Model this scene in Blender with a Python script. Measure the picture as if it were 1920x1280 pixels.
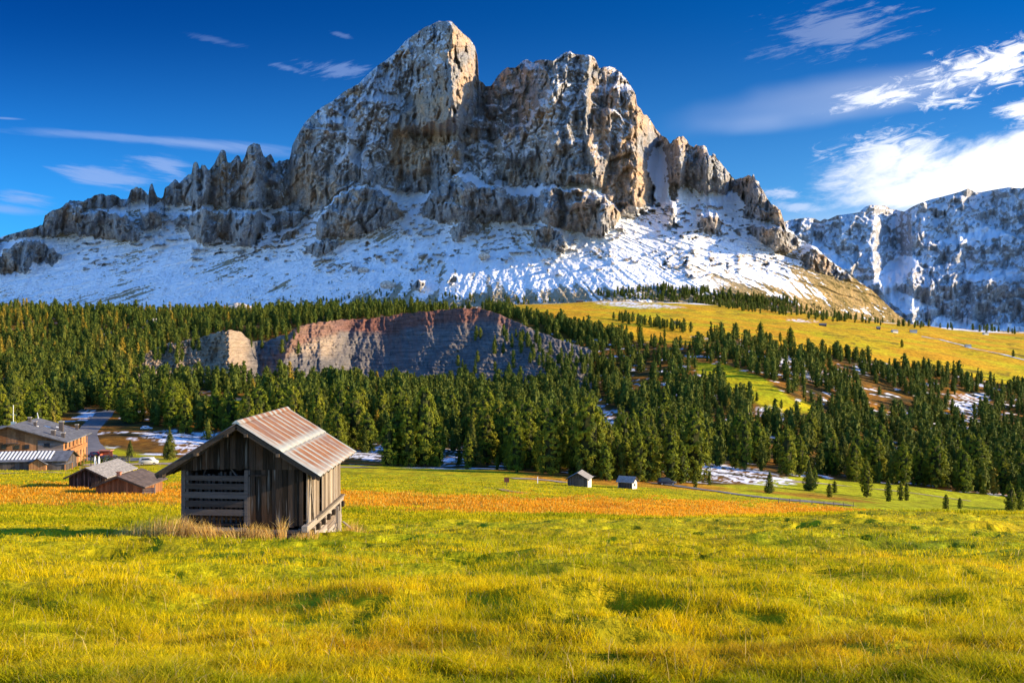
import bpy, math, random
import numpy as np
R = math.radians
# ---------------------------------------------------------------- camera, world, sun, exposure
F = 1866.7            # focal length in photo pixels (35 mm lens)
HZ = 646.0            # eye level row
SUN_EL = R(16.0)
SUN_AZ = R(95.0)      # clockwise from +Y (view direction); 90 = exactly from the right
sc = bpy.context.scene
for o in list(bpy.data.objects): bpy.data.objects.remove(o)
COL = sc.collection
cam = bpy.data.cameras.new('camera'); cam.lens = 35; cam.sensor_width = 36
cam.clip_start = 0.3; cam.clip_end = 30000
cam.shift_y = 6.0/1920
camo = bpy.data.objects.new('camera', cam); COL.objects.link(camo)
camo.rotation_euler = (R(90), 0, 0); sc.camera = camo
sc.view_settings.view_transform = 'Standard'; sc.view_settings.look = 'None'
sc.view_settings.gamma = 1; sc.view_settings.use_curve_mapping = False
sc.view_settings.exposure = 1.10
sc.cycles.max_bounces = 6; sc.cycles.transparent_max_bounces = 4
sc.cycles.diffuse_bounces = 3

class NT:
    """tiny shader-graph writer"""
    def __init__(s, tree): s.t = tree; s.n = tree.nodes; s.l = tree.links
    def set(s, sock, v):
        if isinstance(v, bpy.types.NodeSocket): s.l.new(v, sock)
        elif v is not None: sock.default_value = v
    def m(s, op, a, b=None, c=None, clamp=False):
        n = s.n.new('ShaderNodeMath'); n.operation = op; n.use_clamp = clamp
        s.set(n.inputs[0], a)
        if b is not None: s.set(n.inputs[1], b)
        if c is not None: s.set(n.inputs[2], c)
        return n.outputs[0]
    def add(s, a, b): return s.m('ADD', a, b)
    def mul(s, a, b): return s.m('MULTIPLY', a, b)
    def sub(s, a, b): return s.m('SUBTRACT', a, b)
    def rng(s, v, a, b, c=0., d=1., smooth=True):
        n = s.n.new('ShaderNodeMapRange'); n.interpolation_type = 'SMOOTHSTEP' if smooth else 'LINEAR'
        s.set(n.inputs[0], v)
        for i, x in enumerate((a, b, c, d)): s.set(n.inputs[i+1], x)
        return n.outputs[0]
    def mix(s, f, a, b, mode='MIX'):
        n = s.n.new('ShaderNodeMix'); n.data_type = 'RGBA'; n.blend_type = mode
        s.set(n.inputs[0], f)
        for k, v in ((6, a), (7, b)):
            if isinstance(v, tuple) and len(v) == 3: v = (*v, 1)
            s.set(n.inputs[k], v)
        return n.outputs[2]
    def noise(s, vec, scale, detail=4, rough=.5, dist=0., out=0):
        n = s.n.new('ShaderNodeTexNoise'); s.set(n.inputs['Vector'], vec)
        n.inputs['Scale'].default_value = scale; n.inputs['Detail'].default_value = detail
        n.inputs['Roughness'].default_value = rough; n.inputs['Distortion'].default_value = dist
        return n.outputs[out]
    def mapping(s, vec, scale=(1,1,1), rot=(0,0,0), loc=(0,0,0)):
        n = s.n.new('ShaderNodeMapping'); s.set(n.inputs[0], vec)
        n.inputs[1].default_value = loc; n.inputs[2].default_value = rot; n.inputs[3].default_value = scale
        return n.outputs[0]
    def attr(s, name, out='Fac'):
        n = s.n.new('ShaderNodeAttribute'); n.attribute_name = name; return n.outputs[out]
    def pos(s):
        return s.n.new('ShaderNodeNewGeometry').outputs['Position']
    def obj(s): return s.n.new('ShaderNodeTexCoord').outputs['Object']
    def bump(s, h, strength=.5, dist=.05):
        n = s.n.new('ShaderNodeBump'); s.set(n.inputs['Height'], h)
        n.inputs['Strength'].default_value = strength; n.inputs['Distance'].default_value = dist
        return n.outputs[0]
    def sep(s, v):
        n = s.n.new('ShaderNodeSeparateXYZ'); s.set(n.inputs[0], v); return n.outputs
    def comb(s, x, y, z):
        n = s.n.new('ShaderNodeCombineXYZ')
        for i, v in enumerate((x, y, z)): s.set(n.inputs[i], v)
        return n.outputs[0]

# ---- sky: Nishita daylight, tinted to the deep polarised blue, with thin clouds mixed in by direction
w = bpy.data.worlds.new("World"); sc.world = w; w.use_nodes = True
g = NT(w.node_tree); g.n.clear()
out = g.n.new('ShaderNodeOutputWorld'); bg = g.n.new('ShaderNodeBackground')
sky = g.n.new('ShaderNodeTexSky'); sky.sky_type = 'NISHITA'; sky.sun_disc = False
sky.sun_elevation = SUN_EL; sky.sun_rotation = SUN_AZ
sky.altitude = 2000; sky.air_density = 1.0; sky.dust_density = 0.6; sky.ozone_density = 2.0
d = g.n.new('ShaderNodeTexCoord').outputs['Generated']
dx, dy, dz = g.sep(d)
dys = g.m('MAXIMUM', g.m('ABSOLUTE', dy), 0.05)
u = g.m('DIVIDE', dx, dys); v = g.m('DIVIDE', dz, dys)      # direction as azimuth / height tangents
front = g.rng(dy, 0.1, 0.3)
def P2(px, py): return ((px-960)/F, (HZ-py)/F)
def streak(seed, sx, sy, ang, detail=6, rough=.6, dist=.4):
    ca, sa = math.cos(ang), math.sin(ang)
    a = g.add(g.mul(u, ca), g.mul(v, sa)); b = g.sub(g.mul(v, ca), g.mul(u, sa))
    return g.noise(g.comb(g.mul(a, sx), g.mul(b, sy), seed), 1.0, detail, rough, dist)
def blob(px, py, rx, ry, ang, edge, nz, namp, gain=1.0):
    """soft elliptical cloud patch; its edge is broken up by the noise nz"""
    cx, cy = P2(px, py); ca, sa = math.cos(ang), math.sin(ang)
    du = g.sub(u, cx); dv = g.sub(v, cy)
    a = g.m('DIVIDE', g.add(g.mul(du, ca), g.mul(dv, sa)), rx/F)
    b = g.m('DIVIDE', g.sub(g.mul(dv, ca), g.mul(du, sa)), ry/F)
    r = g.m('SQRT', g.add(g.mul(a, a), g.mul(b, b)))
    r = g.add(r, g.mul(g.sub(nz, .5), namp))
    return g.mul(g.rng(r, 1.0, edge, 0, 1), gain)
nA = streak(3.1, 14, 45, R(14)); nB = streak(7.7, 10, 90, R(-9), 7, .65); nC = streak(1.3, 20, 110, R(14), 7, .7)
nD = streak(9.2, 4, 14, R(10), 3); nE = streak(5.5, 26, 85, R(13), 8, .68, .9); nF = streak(2.5, 7, 20, R(12), 8, .62, .6)
cl = [blob(1880, 318, 350, 96, R(6), .40, nF, 1.9, 1.0),
      blob(1700, 362, 170, 36, R(10), .3, nA, 1.5, .95),
      blob(1650, 295, 130, 50, R(14), .0, nE, 3.2, .8),
      blob(1848, 122, 150, 44, R(14), .0, nE, 3.6, 1.0),
      blob(1650, 180, 105, 24, R(8), .0, nE, 4.2, .9),
      blob(1780, 190, 80, 18, R(5), .0, nE, 4.0, .8),
      blob(1915, 208, 60, 26, R(10), .0, nE, 3.0, .9),
      blob(1460, 362, 60, 15, R(-3), .0, nE, 2.6, .75),
      blob(1490, 388, 70, 13, R(-3), .0, nE, 2.6, .55),
      blob(280, 262, 340, 12, R(-4), .2, nB, 1.3, .40),
      blob(400, 276, 190, 13, R(-6), .1, nB, 1.5, .42),
      blob(200, 335, 100, 24, R(-6), .1, nB, 3.4, .62),
      blob(310, 312, 60, 24, R(-20), .1, nB, 3.4, .62),
      blob(40, 372, 80, 16, R(-8), .1, nB, 2.6, .6),
      blob(10, 392, 90, 12, R(-5), .1, nB, 1.4, .45),
      blob(10, 222, 45, 3, R(-3), .1, nB, .8, .40),
      blob(640, 130, 80, 16, R(-5), .1, nC, 4.2, .38),
      blob(540, 128, 40, 7, R(-12), .1, nC, 4.0, .3),
      blob(640, 66, 26, 6, R(-15), .1, nC, 3.0, .25),
      blob(400, 75, 60, 8, R(-12), .1, nC, 3.0, .16),
      blob(1560, 60, 150, 60, R(10), .0, nC, 4.0, .2),
      blob(1560, 190, 430, 55, R(9), .2, nD, 1.2, .22),
      blob(1400, 235, 140, 26, R(2), .1, nD, 1.2, .16),
      blob(1750, 430, 700, 60, 0, .1, nD, .8, .3)]
c = cl[0]
for k in cl[1:]:
    c = g.sub(g.add(c, k), g.mul(c, k))
c = g.mul(c, front)
# deepen the blue of the clear sky, strongest away from the sun and high up
hsv = g.n.new('ShaderNodeHueSaturation'); g.l.new(sky.outputs[0], hsv.inputs['Color'])
hsv.inputs['Saturation'].default_value = 1.25
az = g.rng(u, -.55, .5); el = g.rng(v, .12, .36)
tint = g.mix(az, g.mix(el, (.12, .50, .84), (.003, .175, .43)), g.mix(el, (.36, .64, .84), (.010, .35, .66)))
tint = g.mix(front, (1.5, 1.75, 2.2), tint)  # unseen sky behind the camera brightened as fill for the shade
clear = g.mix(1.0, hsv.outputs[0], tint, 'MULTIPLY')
gl = g.rng(u, .1, .55)
ccol = g.mix(gl, (1.7, 2.4, 4.2), (7.0, 6.9, 6.8))
SKY_S = 0.10
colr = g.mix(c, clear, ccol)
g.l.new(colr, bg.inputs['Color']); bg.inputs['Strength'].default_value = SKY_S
g.l.new(bg.outputs[0], out.inputs['Surface'])

sun = bpy.data.lights.new('sun', 'SUN'); sun.energy = 5.0; sun.angle = R(.55); sun.color = (1.0, .79, .50)
suno = bpy.data.objects.new('sun', sun); COL.objects.link(suno)
# direction towards the sun: (sin az cos el, cos az cos el, sin el)
suno.rotation_euler = (R(90)-SUN_EL, 0, -SUN_AZ + R(180))
suno.location = (300, 0, 200)
# ---------------------------------------------------------------- helpers
def tag(o, label=None, cat=None, group=None, kind=None):
    if label: o['label'] = label
    if cat: o['category'] = cat
    if group: o['group'] = group
    if kind: o['kind'] = kind
    return o
def empty(name, loc=(0,0,0), rz=0):
    o = bpy.data.objects.new(name, None); COL.objects.link(o); o.location = loc
    o.rotation_euler = (0, 0, rz); o.empty_display_size = .5; return o
def link(name, me, mat=None, parent=None):
    o = bpy.data.objects.new(name, me); COL.objects.link(o)
    if mat is not None and not len(me.materials): me.materials.append(mat)
    if parent is not None: o.parent = parent
    return o
def np_mesh(name, V, Fc, smooth=True):
    """V (n,3), Fc (m,k) arrays -> mesh"""
    me = bpy.data.meshes.new(name); V = np.asarray(V, np.float32); Fc = np.asarray(Fc, np.int32)
    m, k = Fc.shape
    me.vertices.add(len(V)); me.vertices.foreach_set('co', V.ravel())
    me.loops.add(m*k); me.loops.foreach_set('vertex_index', Fc.ravel())
    me.polygons.add(m); me.polygons.foreach_set('loop_start', np.arange(0, m*k, k, dtype=np.int32))
    me.polygons.foreach_set('use_smooth', np.full(m, smooth)); me.update(calc_edges=True)
    return me
def vcol(me, name, C):
    a = me.color_attributes.new(name, 'FLOAT_COLOR', 'POINT')
    C = np.asarray(C, np.float32)
    if C.shape[1] == 3: C = np.concatenate([C, np.ones((len(C), 1), np.float32)], 1)
    a.data.foreach_set('color', C.ravel())
def vfac(me, name, v):
    a = me.attributes.new(name, 'FLOAT', 'POINT'); a.data.foreach_set('value', np.asarray(v, np.float32).ravel())
def grid_faces(nr, nc):
    i = np.arange(nr-1)[:, None]*nc + np.arange(nc-1)[None, :]
    return np.stack([i, i+1, i+nc+1, i+nc], -1).reshape(-1, 4)
# numpy gradient noise
def _h(ix, iy, seed):
    n = (ix.astype(np.int64)*374761393 + iy.astype(np.int64)*668265263 + seed*1442695041) & 0xffffffff
    n = ((n ^ (n >> 13))*1274126177) & 0xffffffff
    return (n ^ (n >> 16)) & 0xffff
def gnoise(x, y, seed=0):
    x = np.asarray(x, np.float64); y = np.asarray(y, np.float64)
    x0 = np.floor(x); y0 = np.floor(y); fx = x-x0; fy = y-y0
    ux = fx*fx*fx*(fx*(fx*6-15)+10); uy = fy*fy*fy*(fy*(fy*6-15)+10)
    def gr(i, j):
        a = _h(x0+i, y0+j, seed)*(2*math.pi/65536); return np.cos(a)*(fx-i)+np.sin(a)*(fy-j)
    a = gr(0,0); b = gr(1,0); c_ = gr(0,1); d_ = gr(1,1)
    return ((a*(1-ux)+b*ux)*(1-uy) + (c_*(1-ux)+d_*ux)*uy)*1.5
def fbm(x, y, seed=0, oct=4, rough=.5, ridged=False):
    s = 0; a = 1; t = 0
    for k in range(oct):
        n = gnoise(x*2**k, y*2**k, seed+k*17)
        if ridged: n = 1-2*np.abs(n)
        s = s+a*n; t += a; a *= rough
    return s/t
def sstep(a, b, x):
    t = np.clip((x-a)/(b-a), 0, 1); return t*t*(3-2*t)
def P3(px, py, Y):
    return np.stack([(px-960)/F*Y, Y+0*px, (HZ-py)/F*Y], -1)
def inpoly(poly, X, Yy):
    x0 = min(p[0] for p in poly); x1 = max(p[0] for p in poly); y0 = min(p[1] for p in poly); y1 = max(p[1] for p in poly)
    m = np.zeros(X.shape, bool); sel = (X >= x0) & (X <= x1) & (Yy >= y0) & (Yy <= y1)
    xs = X[sel]; ys = Yy[sel]; r = np.zeros(xs.shape, bool)
    n = len(poly)
    for i in range(n):
        ax, ay = poly[i]; bx, by = poly[(i+1) % n]
        if ay == by: continue
        c_ = ((ay > ys) != (by > ys)) & (xs < (bx-ax)*(ys-ay)/(by-ay)+ax); r ^= c_
    m[sel] = r; return m
def polydist(pts, X, Yy):
    """distance to a polyline, the side (+ right of it, for downward lines) """
    best = np.full(X.shape, 1e9)
    for (ax, ay), (bx, by) in zip(pts[:-1], pts[1:]):
        dx, dy = bx-ax, by-ay; t = np.clip(((X-ax)*dx+(Yy-ay)*dy)/(dx*dx+dy*dy), 0, 1)
        best = np.minimum(best, np.hypot(X-ax-t*dx, Yy-ay-t*dy))
    return best
def blur(A, n, ax):
    if n < 1: return A
    k = np.ones(2*n+1)/(2*n+1); pad = [(0, 0), (0, 0)]; pad[ax] = (n, n)
    B = np.pad(A, pad, mode='edge'); C = np.cumsum(B, ax)
    C = np.concatenate([np.zeros_like(np.take(C, [0], ax)), C], ax)
    L = A.shape[ax]
    return (np.take(C, np.arange(2*n+1, 2*n+1+L), ax)-np.take(C, np.arange(0, L), ax))/(2*n+1)
def bilin(A, x, y):
    """sample raster A[row y, col x]"""
    h_, w_ = A.shape; x = np.clip(x, 0, w_-1.001); y = np.clip(y, 0, h_-1.001)
    i = x.astype(int); j = y.astype(int); fx = x-i; fy = y-j
    return (A[j, i]*(1-fx)+A[j, i+1]*fx)*(1-fy)+(A[j+1, i]*(1-fx)+A[j+1, i+1]*fx)*fy
def new_mat(name, rough=.9, spec=.2):
    m = bpy.data.materials.new(name); m.use_nodes = True
    t = NT(m.node_tree); b = m.node_tree.nodes['Principled BSDF']
    b.inputs['Roughness'].default_value = rough; b.inputs['Specular IOR Level'].default_value = spec
    return m, t, b

def facets(x, y, seed, tilt=1.0):
    """broken plane pieces: every irregular cell is one tilted slab with its own set-back"""
    x = np.asarray(x, float); y = np.asarray(y, float); xi = np.floor(x); yi = np.floor(y)
    best = np.full(x.shape, 1e9); out_ = np.zeros(x.shape)
    for i in (-1, 0, 1):
        for j in (-1, 0, 1):
            cx = xi+i; cy = yi+j; hx = _h(cx, cy, seed)/65536.; hy = _h(cx, cy, seed+7)/65536.
            dx = x-(cx+hx); dy = y-(cy+hy); d_ = dx*dx+dy*dy
            v = (_h(cx, cy, seed+13)/65536.-.5)+tilt*((_h(cx, cy, seed+19)/65536.-.5)*dx*1.8+(_h(cx, cy, seed+23)/65536.-.5)*dy*1.2)
            m_ = d_ < best; best = np.where(m_, d_, best); out_ = np.where(m_, v, out_)
    return out_
# ---------------------------------------------------------------- the ground: depth of the land below the eye
GX = np.array([-900, 0, 320, 640, 960, 1120, 1280, 1440, 1600, 1920, 2800], float)
GT = [
 (2.2, [2230]*11), (5, [1510]*11),
 (9,  [1248]*11), (16, [1103]*11), (24, [1041]*11),
 (30, [1014,1014,1014,1014,1016,1018,1020,1020,1020,1020,1020]),
 (34, [1002,1002,1003,1004,1006,1008,1010,1011,1011,1011,1011]),
 (38, [1000,1000,1003,1008,1002,1002,1003,1003,1002,1003,1003]),
 (45, [ 997, 997,1002,1005, 990, 990, 990, 988, 984, 988, 988]),
 (60, [ 985, 985, 988, 982, 976, 974, 974, 968, 963, 969, 972]),
 (80, [ 955, 955, 957, 958, 962, 964, 970, 972, 974, 980, 985]),
 (100,[ 932, 932, 934, 942, 950, 956, 962, 975, 988, 998,1005]),
 (114,[ 919, 919, 920, 930, 941, 948, 957, 970, 985, 996,1005]),
 (140,[ 902, 902, 904, 915, 926, 935, 947, 960, 975, 990,1000]),
 (190,[ 883, 883, 887, 899, 910, 919, 933, 945, 958, 983, 995]),
 (225,[ 876, 876, 879, 889, 901, 911, 918, 935, 952, 978, 990]),
 (260,[ 866, 866, 866, 876, 886, 897, 907, 922, 938, 970, 985]),
 (320,[ 845, 845, 848, 862, 866, 878, 890, 906, 922, 955, 975]),
 (380,[ 812, 812, 810, 838, 848, 858, 868, 882, 902, 940, 960]),
 (450,[ 778, 778, 774, 800, 822, 832, 846, 858, 880, 920, 945]),
 (540,[ 743, 743, 740, 762, 785, 795, 805, 800, 838, 892, 920]),
 (620,[ 710, 710, 712, 740, 758, 762, 765, 755, 802, 862, 900]),
 (700,[ 688, 688, 702, 730, 740, 728, 725, 712, 765, 832, 870]),
 (780,[ 664, 664, 675, 710, 715, 690, 680, 680, 724, 797, 840]),
 (860,[ 640, 640, 650, 670, 675, 645, 645, 656, 690, 757, 800]),
 (940,[ 616, 616, 622, 610, 606, 614, 626, 640, 664, 720, 760]),
 (1050,[594, 594, 600, 590, 588, 597, 608, 621, 640, 684, 720]),
 (1200,[580, 580, 592, 586, 577, 582, 590, 603, 617, 656, 690]),
 (1400,[574, 572, 593, 585, 572, 569, 573, 587, 602, 637, 660]),
 (1600,[575, 576, 597, 590, 574, 566, 567, 582, 599, 627, 645]),
 (1800,[590, 592, 612, 606, 590, 584, 586, 600, 610, 624, 640]),
 (2300,[620, 622, 640, 634, 620, 612, 614, 626, 620, 626, 640]),
 (3000,[650, 650, 650, 650, 650, 650, 650, 650, 640, 636, 650])]
GY = np.array([r_[0] for r_ in GT], float)
GH = np.array([(np.array(r_[1], float)-HZ)*r_[0]/F for r_ in GT])          # rows Y, cols px
_fx = np.arange(-900, 2801, 10.0)
GHf = np.array([np.interp(_fx, GX, r_) for r_ in GH])
for _ in range(2): GHf = blur(GHf, 7, 1)
_lY = np.log(GY)
_ly = np.arange(math.log(2.2), math.log(3000), .01)
_m = np.gradient(GHf, _lY, axis=0)
def _herm(l):
    k = np.clip(np.searchsorted(_lY, l)-1, 0, len(_lY)-2); h_ = _lY[k+1]-_lY[k]; t = (l-_lY[k])/h_
    t = t[:, None]; h_ = h_[:, None]
    return ((2*t**3-3*t**2+1)*GHf[k]+(t**3-2*t**2+t)*h_*_m[k]+(-2*t**3+3*t**2)*GHf[k+1]+(t**3-t**2)*h_*_m[k+1])
GHt = blur(_herm(_ly), 1, 0)
def gbase(px, Y):
    px, Y = np.broadcast_arrays(np.asarray(px, float), np.asarray(Y, float))
    sh = px.shape
    return -bilin(GHt, ((px+900)/10).ravel(), ((np.log(Y)-_ly[0])/.01).ravel()).reshape(sh)
def ground(px, Y):
    """terrain height at azimuth column px, distance Y"""
    px, Y = np.broadcast_arrays(np.asarray(px, float), np.asarray(Y, float))
    X = (px-960)/F*Y; z = gbase(px, Y)
    near = sstep(3, 12, Y)
    z = z + near*((.62*fbm(X/6.5+7, Y/4.2, 11, 4, .55) - .40*sstep(.17, .46, fbm(X/2.4, Y/1.2, 13, 3)))*(1-sstep(45, 90, Y)) + .07*fbm(X/1.3, Y/1.1, 23, 2)*(1-sstep(25, 60, Y)))
    z = z + sstep(30, 80, Y)*(1-.7*sstep(150, 260, Y))*.45*fbm(X/16, Y/14, 5, 4)
    z = z + sstep(180, 400, Y)*1.5*fbm(X/55, Y/45, 9, 4) + sstep(600, 900, Y)*2.5*fbm(X/90, Y/120, 91, 4)
    # level pads under the barn and the two hay huts
    return z
def gpt(px, Y, dz=0.0):
    return (float((px-960)/F*Y), float(Y), float(ground(px, Y))+dz)
def find_Y(px, py, lo=60, hi=1600):
    """distance at which the visible ground shows at photo row py (nearest crossing)"""
    Y = np.exp(np.linspace(math.log(lo), math.log(hi), 900)); z = ground(np.full_like(Y, px), Y)
    p = HZ - z/Y*F; k = np.where(p <= py)[0]
    return float(Y[k[0]]) if len(k) else hi

def steps(a, b, r):
    n = max(2, int(math.log(b/a)/math.log(1+r))); return np.exp(np.linspace(math.log(a), math.log(b), n, endpoint=False))
rowsY = np.concatenate([steps(2.2, 40, .014), steps(40, 680, .010), steps(680, 960, .003), steps(960, 1850, .007), steps(1850, 3000, .05), [3000]])
colsP = np.arange(-700, 2621, 3.4)
PX, YY = np.meshgrid(colsP, rowsY)
ZZ = ground(PX, YY); XX = (PX-960)/F*YY
PYg = HZ - ZZ/YY*F
nx_ = XX.shape[1]
me = np_mesh('ground', np.stack([XX, YY, ZZ], -1).reshape(-1, 3), grid_faces(*XX.shape))
# ---- what grows where (albedo classes)
def lin(r, g_, b): return np.array([((c_/255)/12.92 if c_/255 <= .04045 else ((c_/255+.055)/1.055)**2.4) for c_ in (r, g_, b)])
green = np.array([.24, .28, .005]); yel = np.array([.60, .45, .006]); ora = np.array([.72, .27, .010])
gold = np.array([.56, .29, .012]); dk = np.array([.045, .038, .012]); snowc = np.array([.80, .82, .86]); rust = np.array([.34, .14, .012])
n1 = fbm(XX/9, YY/9, 31, 5); n2 = fbm(XX/2.2, YY/1.8, 37, 4); n3 = fbm(XX/40, YY/25, 41, 4); n4 = fbm(XX/110, YY/70, 43, 5)
def lerp(a, b, t): return a*(1-t[..., None])+b*t[..., None]
C = lerp(green[None, None]+0*XX[..., None], yel, np.clip(.45+.75*n1+.5*n2+.35*n3, 0, 1))
# orange sedge band
def band_mask(px, Y, py):
    top = np.interp(px, [0, 300, 640, 900, 1100, 1250, 1400, 1560, 1720], [908, 905, 921, 929, 933, 936, 944, 945, 962])
    bot = np.interp(px, [0, 300, 640, 900, 1100, 1300, 1500, 1640, 1720], [946, 945, 948, 961, 969, 977, 979, 974, 968])
    wv = 7*gnoise(px/60, py/9, 71)+5*gnoise(px/17, py/4, 72)
    return sstep(-7, 9, py-top+wv)*sstep(-9, 14, bot-py+wv)*np.clip(1.25+1.3*fbm(px/55, py/7, 73, 3), .15, 1)*sstep(68, 80, Y)*(1-sstep(215, 235, Y))*(1-sstep(1700, 1760, px))
bm_ = band_mask(PX, YY, PYg)
C = lerp(C, ora+.25*(gold-ora)+0*XX[..., None], bm_*np.clip(.85+.5*n1, 0, 1))
# forest floor, brown with snow in the hollows, from the valley on
def forest_front(px):
    return np.interp(px, [-700, 0, 200, 320, 640, 900, 1000, 1150, 1300, 1400, 1500, 1600, 1800, 1920, 2600],
                     [330, 330, 330, 300, 285, 275, 262, 245, 262, 290, 368, 378, 384, 388, 380])
ff = sstep(-6, 8, YY-forest_front(PX)+10*n3)
floor_c = lerp(dk+0*C, rust, np.clip(.35+1.1*n3+.6*n1, 0, 1))
C = lerp(C, floor_c, ff)
clear = np.zeros_like(PX)           # open grass inside the woods
POLY_MEADOW = [(1296,684),(1330,676),(1400,690),(1450,715),(1480,745),(1540,772),(1500,780),(1455,770),(1430,745),(1395,722),(1330,704)]
POLY_MEADOW2 = [(1300,678),(1370,686),(1430,708),(1455,726),(1480,745),(1525,757),(1545,775),(1500,775),(1440,768),(1400,745),(1375,735),(1345,712),(1310,700)]
POLY_CLEAR = [(300,752),(380,744),(470,752),(480,775),(430,790),(340,788),(300,775)]
def upper_edge(px):    # lower limit (row) of the golden alp on the right
    return np.interp(px, [900, 930, 1000, 1060, 1130, 1200, 1290, 1330, 1400, 1440, 1500, 1600, 1700, 1800, 1850, 1920, 2600],
                     [566, 580, 596, 607, 622, 640, 648, 638, 636, 646, 655, 668, 688, 702, 716, 722, 760])
alp = sstep(-3, 3, upper_edge(PX)+4*n4-PYg)*sstep(905, 950, PX)*sstep(700, 760, YY)
mwx = PX+9*fbm(XX/9, YY/9, 63, 3); mwy = PYg+5*fbm(XX/7, YY/9, 64, 3)
mead = np.maximum(inpoly(POLY_MEADOW2, mwx, mwy), inpoly(POLY_CLEAR, mwx, mwy)).astype(float)*(YY > 300)
mead = blur(blur(mead, 1, 0), 1, 1)
C = lerp(C, lerp(gold+0*C, green*.9+yel*.35, np.clip(.30+1.3*n4+.5*n3, 0, 1)), alp)
C = lerp(C, lerp(yel+0*C, green, np.clip(.5+1.0*n3, 0, 1)), mead)
# right hand green strip below the woods
strip = sstep(-8, 8, np.interp(PX, [1300, 1400, 1500, 1600, 1700, 1850, 1950], [262, 300, 372, 380, 385, 388, 388])-YY)*sstep(1330, 1420, PX)*(YY > 215)
C = lerp(C, green*1.0+yel*.2+0*C, strip)
rb = sstep(0, .25, n3+.15)*sstep(1380, 1440, PX)*sstep(1680, 1600, PX)*sstep(235, 250, YY)*sstep(300, 285, YY)
C = lerp(C, rust+0*C, rb*.8)
# rusty slope behind the two small huts
rr = sstep(960, 1010, PX)*sstep(1400, 1330, PX)*sstep(228, 236, YY)*sstep(272, 262, YY)
C = lerp(C, rust*1.5+0*C, rr*np.clip(.8+.6*n1, 0, 1))
# snow lying in the shade
sn = fbm(XX/14, YY/11, 53, 5)+.35*fbm(XX/45, YY/30, 57, 3)
smask = sstep(.28, .42, sn+.12*fbm(XX/1.5, YY/1.5, 59, 3))*sstep(262, 275, YY)*(1-alp)*(1-mead)*ff
smask = smask*(1-.8*sstep(900, 600, PX)*sstep(500, 540, YY))
POLY_SNOW = [[(650,848),(720,838),(800,835),(880,850),(880,868),(760,866),(650,858)],
             [(1240,862),(1330,868),(1420,880),(1490,900),(1485,912),(1330,902),(1250,888)],
             [(1105,562),(1200,567),(1290,577),(1200,578),(1130,571)],
             [(1415,768),(1450,764),(1480,778),(1485,792),(1440,790)],
             [(1780,738),(1850,740),(1860,760),(1820,790),(1785,760)],
             [(1440,668),(1500,668),(1520,690),(1560,700),(1540,715),(1480,700)],
             [(1300,630),(1345,634),(1342,638),(1300,634)],
             [(1480,598),(1530,601),(1530,604),(1480,602)], [(1600,590),(1700,600),(1700,604),(1600,598)],
             [(262,812),(330,806),(420,812),(430,846),(350,848),(300,830)],
             [(150,765),(180,775),(200,795),(165,790)],
             [(1118,770),(1165,768),(1180,850),(1125,850)]]
for q in POLY_SNOW:
    mq = blur(blur(inpoly(q, PX, PYg).astype(float), 1, 0), 2, 1)*(YY > 235)
    smask = np.maximum(smask, mq*sstep(-.12, .12, sn*.7+.9*fbm(XX/2.2, YY/4.5, 61, 4, .6)-.07))
smask = np.maximum(smask, sstep(1500, 1560, YY)*sstep(-.1, .2, n4))
C = lerp(C, snowc+0*C, smask)
# trodden tracks and erosion scars on the alp
sc1 = sstep(.72, .8, fbm(XX/60+.3*n4, YY/16, 77, 3, .5, True))*alp*sstep(.0, .3, n4+.1)
C = lerp(C, dk*1.5+0*C, sc1*.7)
vcol(me, 'col', np.clip(C, 0, 1).reshape(-1, 3))
vfac(me, 'snow', smask.ravel())
mat, t, b = new_mat('meadow_ground', .95, .1)
p = t.pos(); base = t.attr('col', 'Color'); snw = t.attr('snow')
nf = t.noise(p, 3.0, 6, .7); ng = t.noise(t.mapping(p, (1, .5, 1)), .35, 5, .65); nh = t.noise(p, .06, 6, .6)
k_ = t.mul(t.rng(nf, .25, .75, .62, 1.32), t.mul(t.rng(ng, .3, .7, .72, 1.25), t.rng(nh, .3, .7, .85, 1.15)))
cc = t.mix(1.0, base, t.comb(k_, t.mul(k_, t.rng(ng, .3, .7, .92, 1.06)), k_), 'MULTIPLY')
cc = t.mix(t.mul(snw, .85), cc, (.78, .80, .84))
t.set(b.inputs['Base Color'], cc)
t.set(b.inputs['Normal'], t.bump(t.add(t.mul(nf, .25), ng), .9, .5))
go = link('ground', me, mat); tag(go, kind='structure')
vis_Y = rowsY; vis_py = PYg
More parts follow.
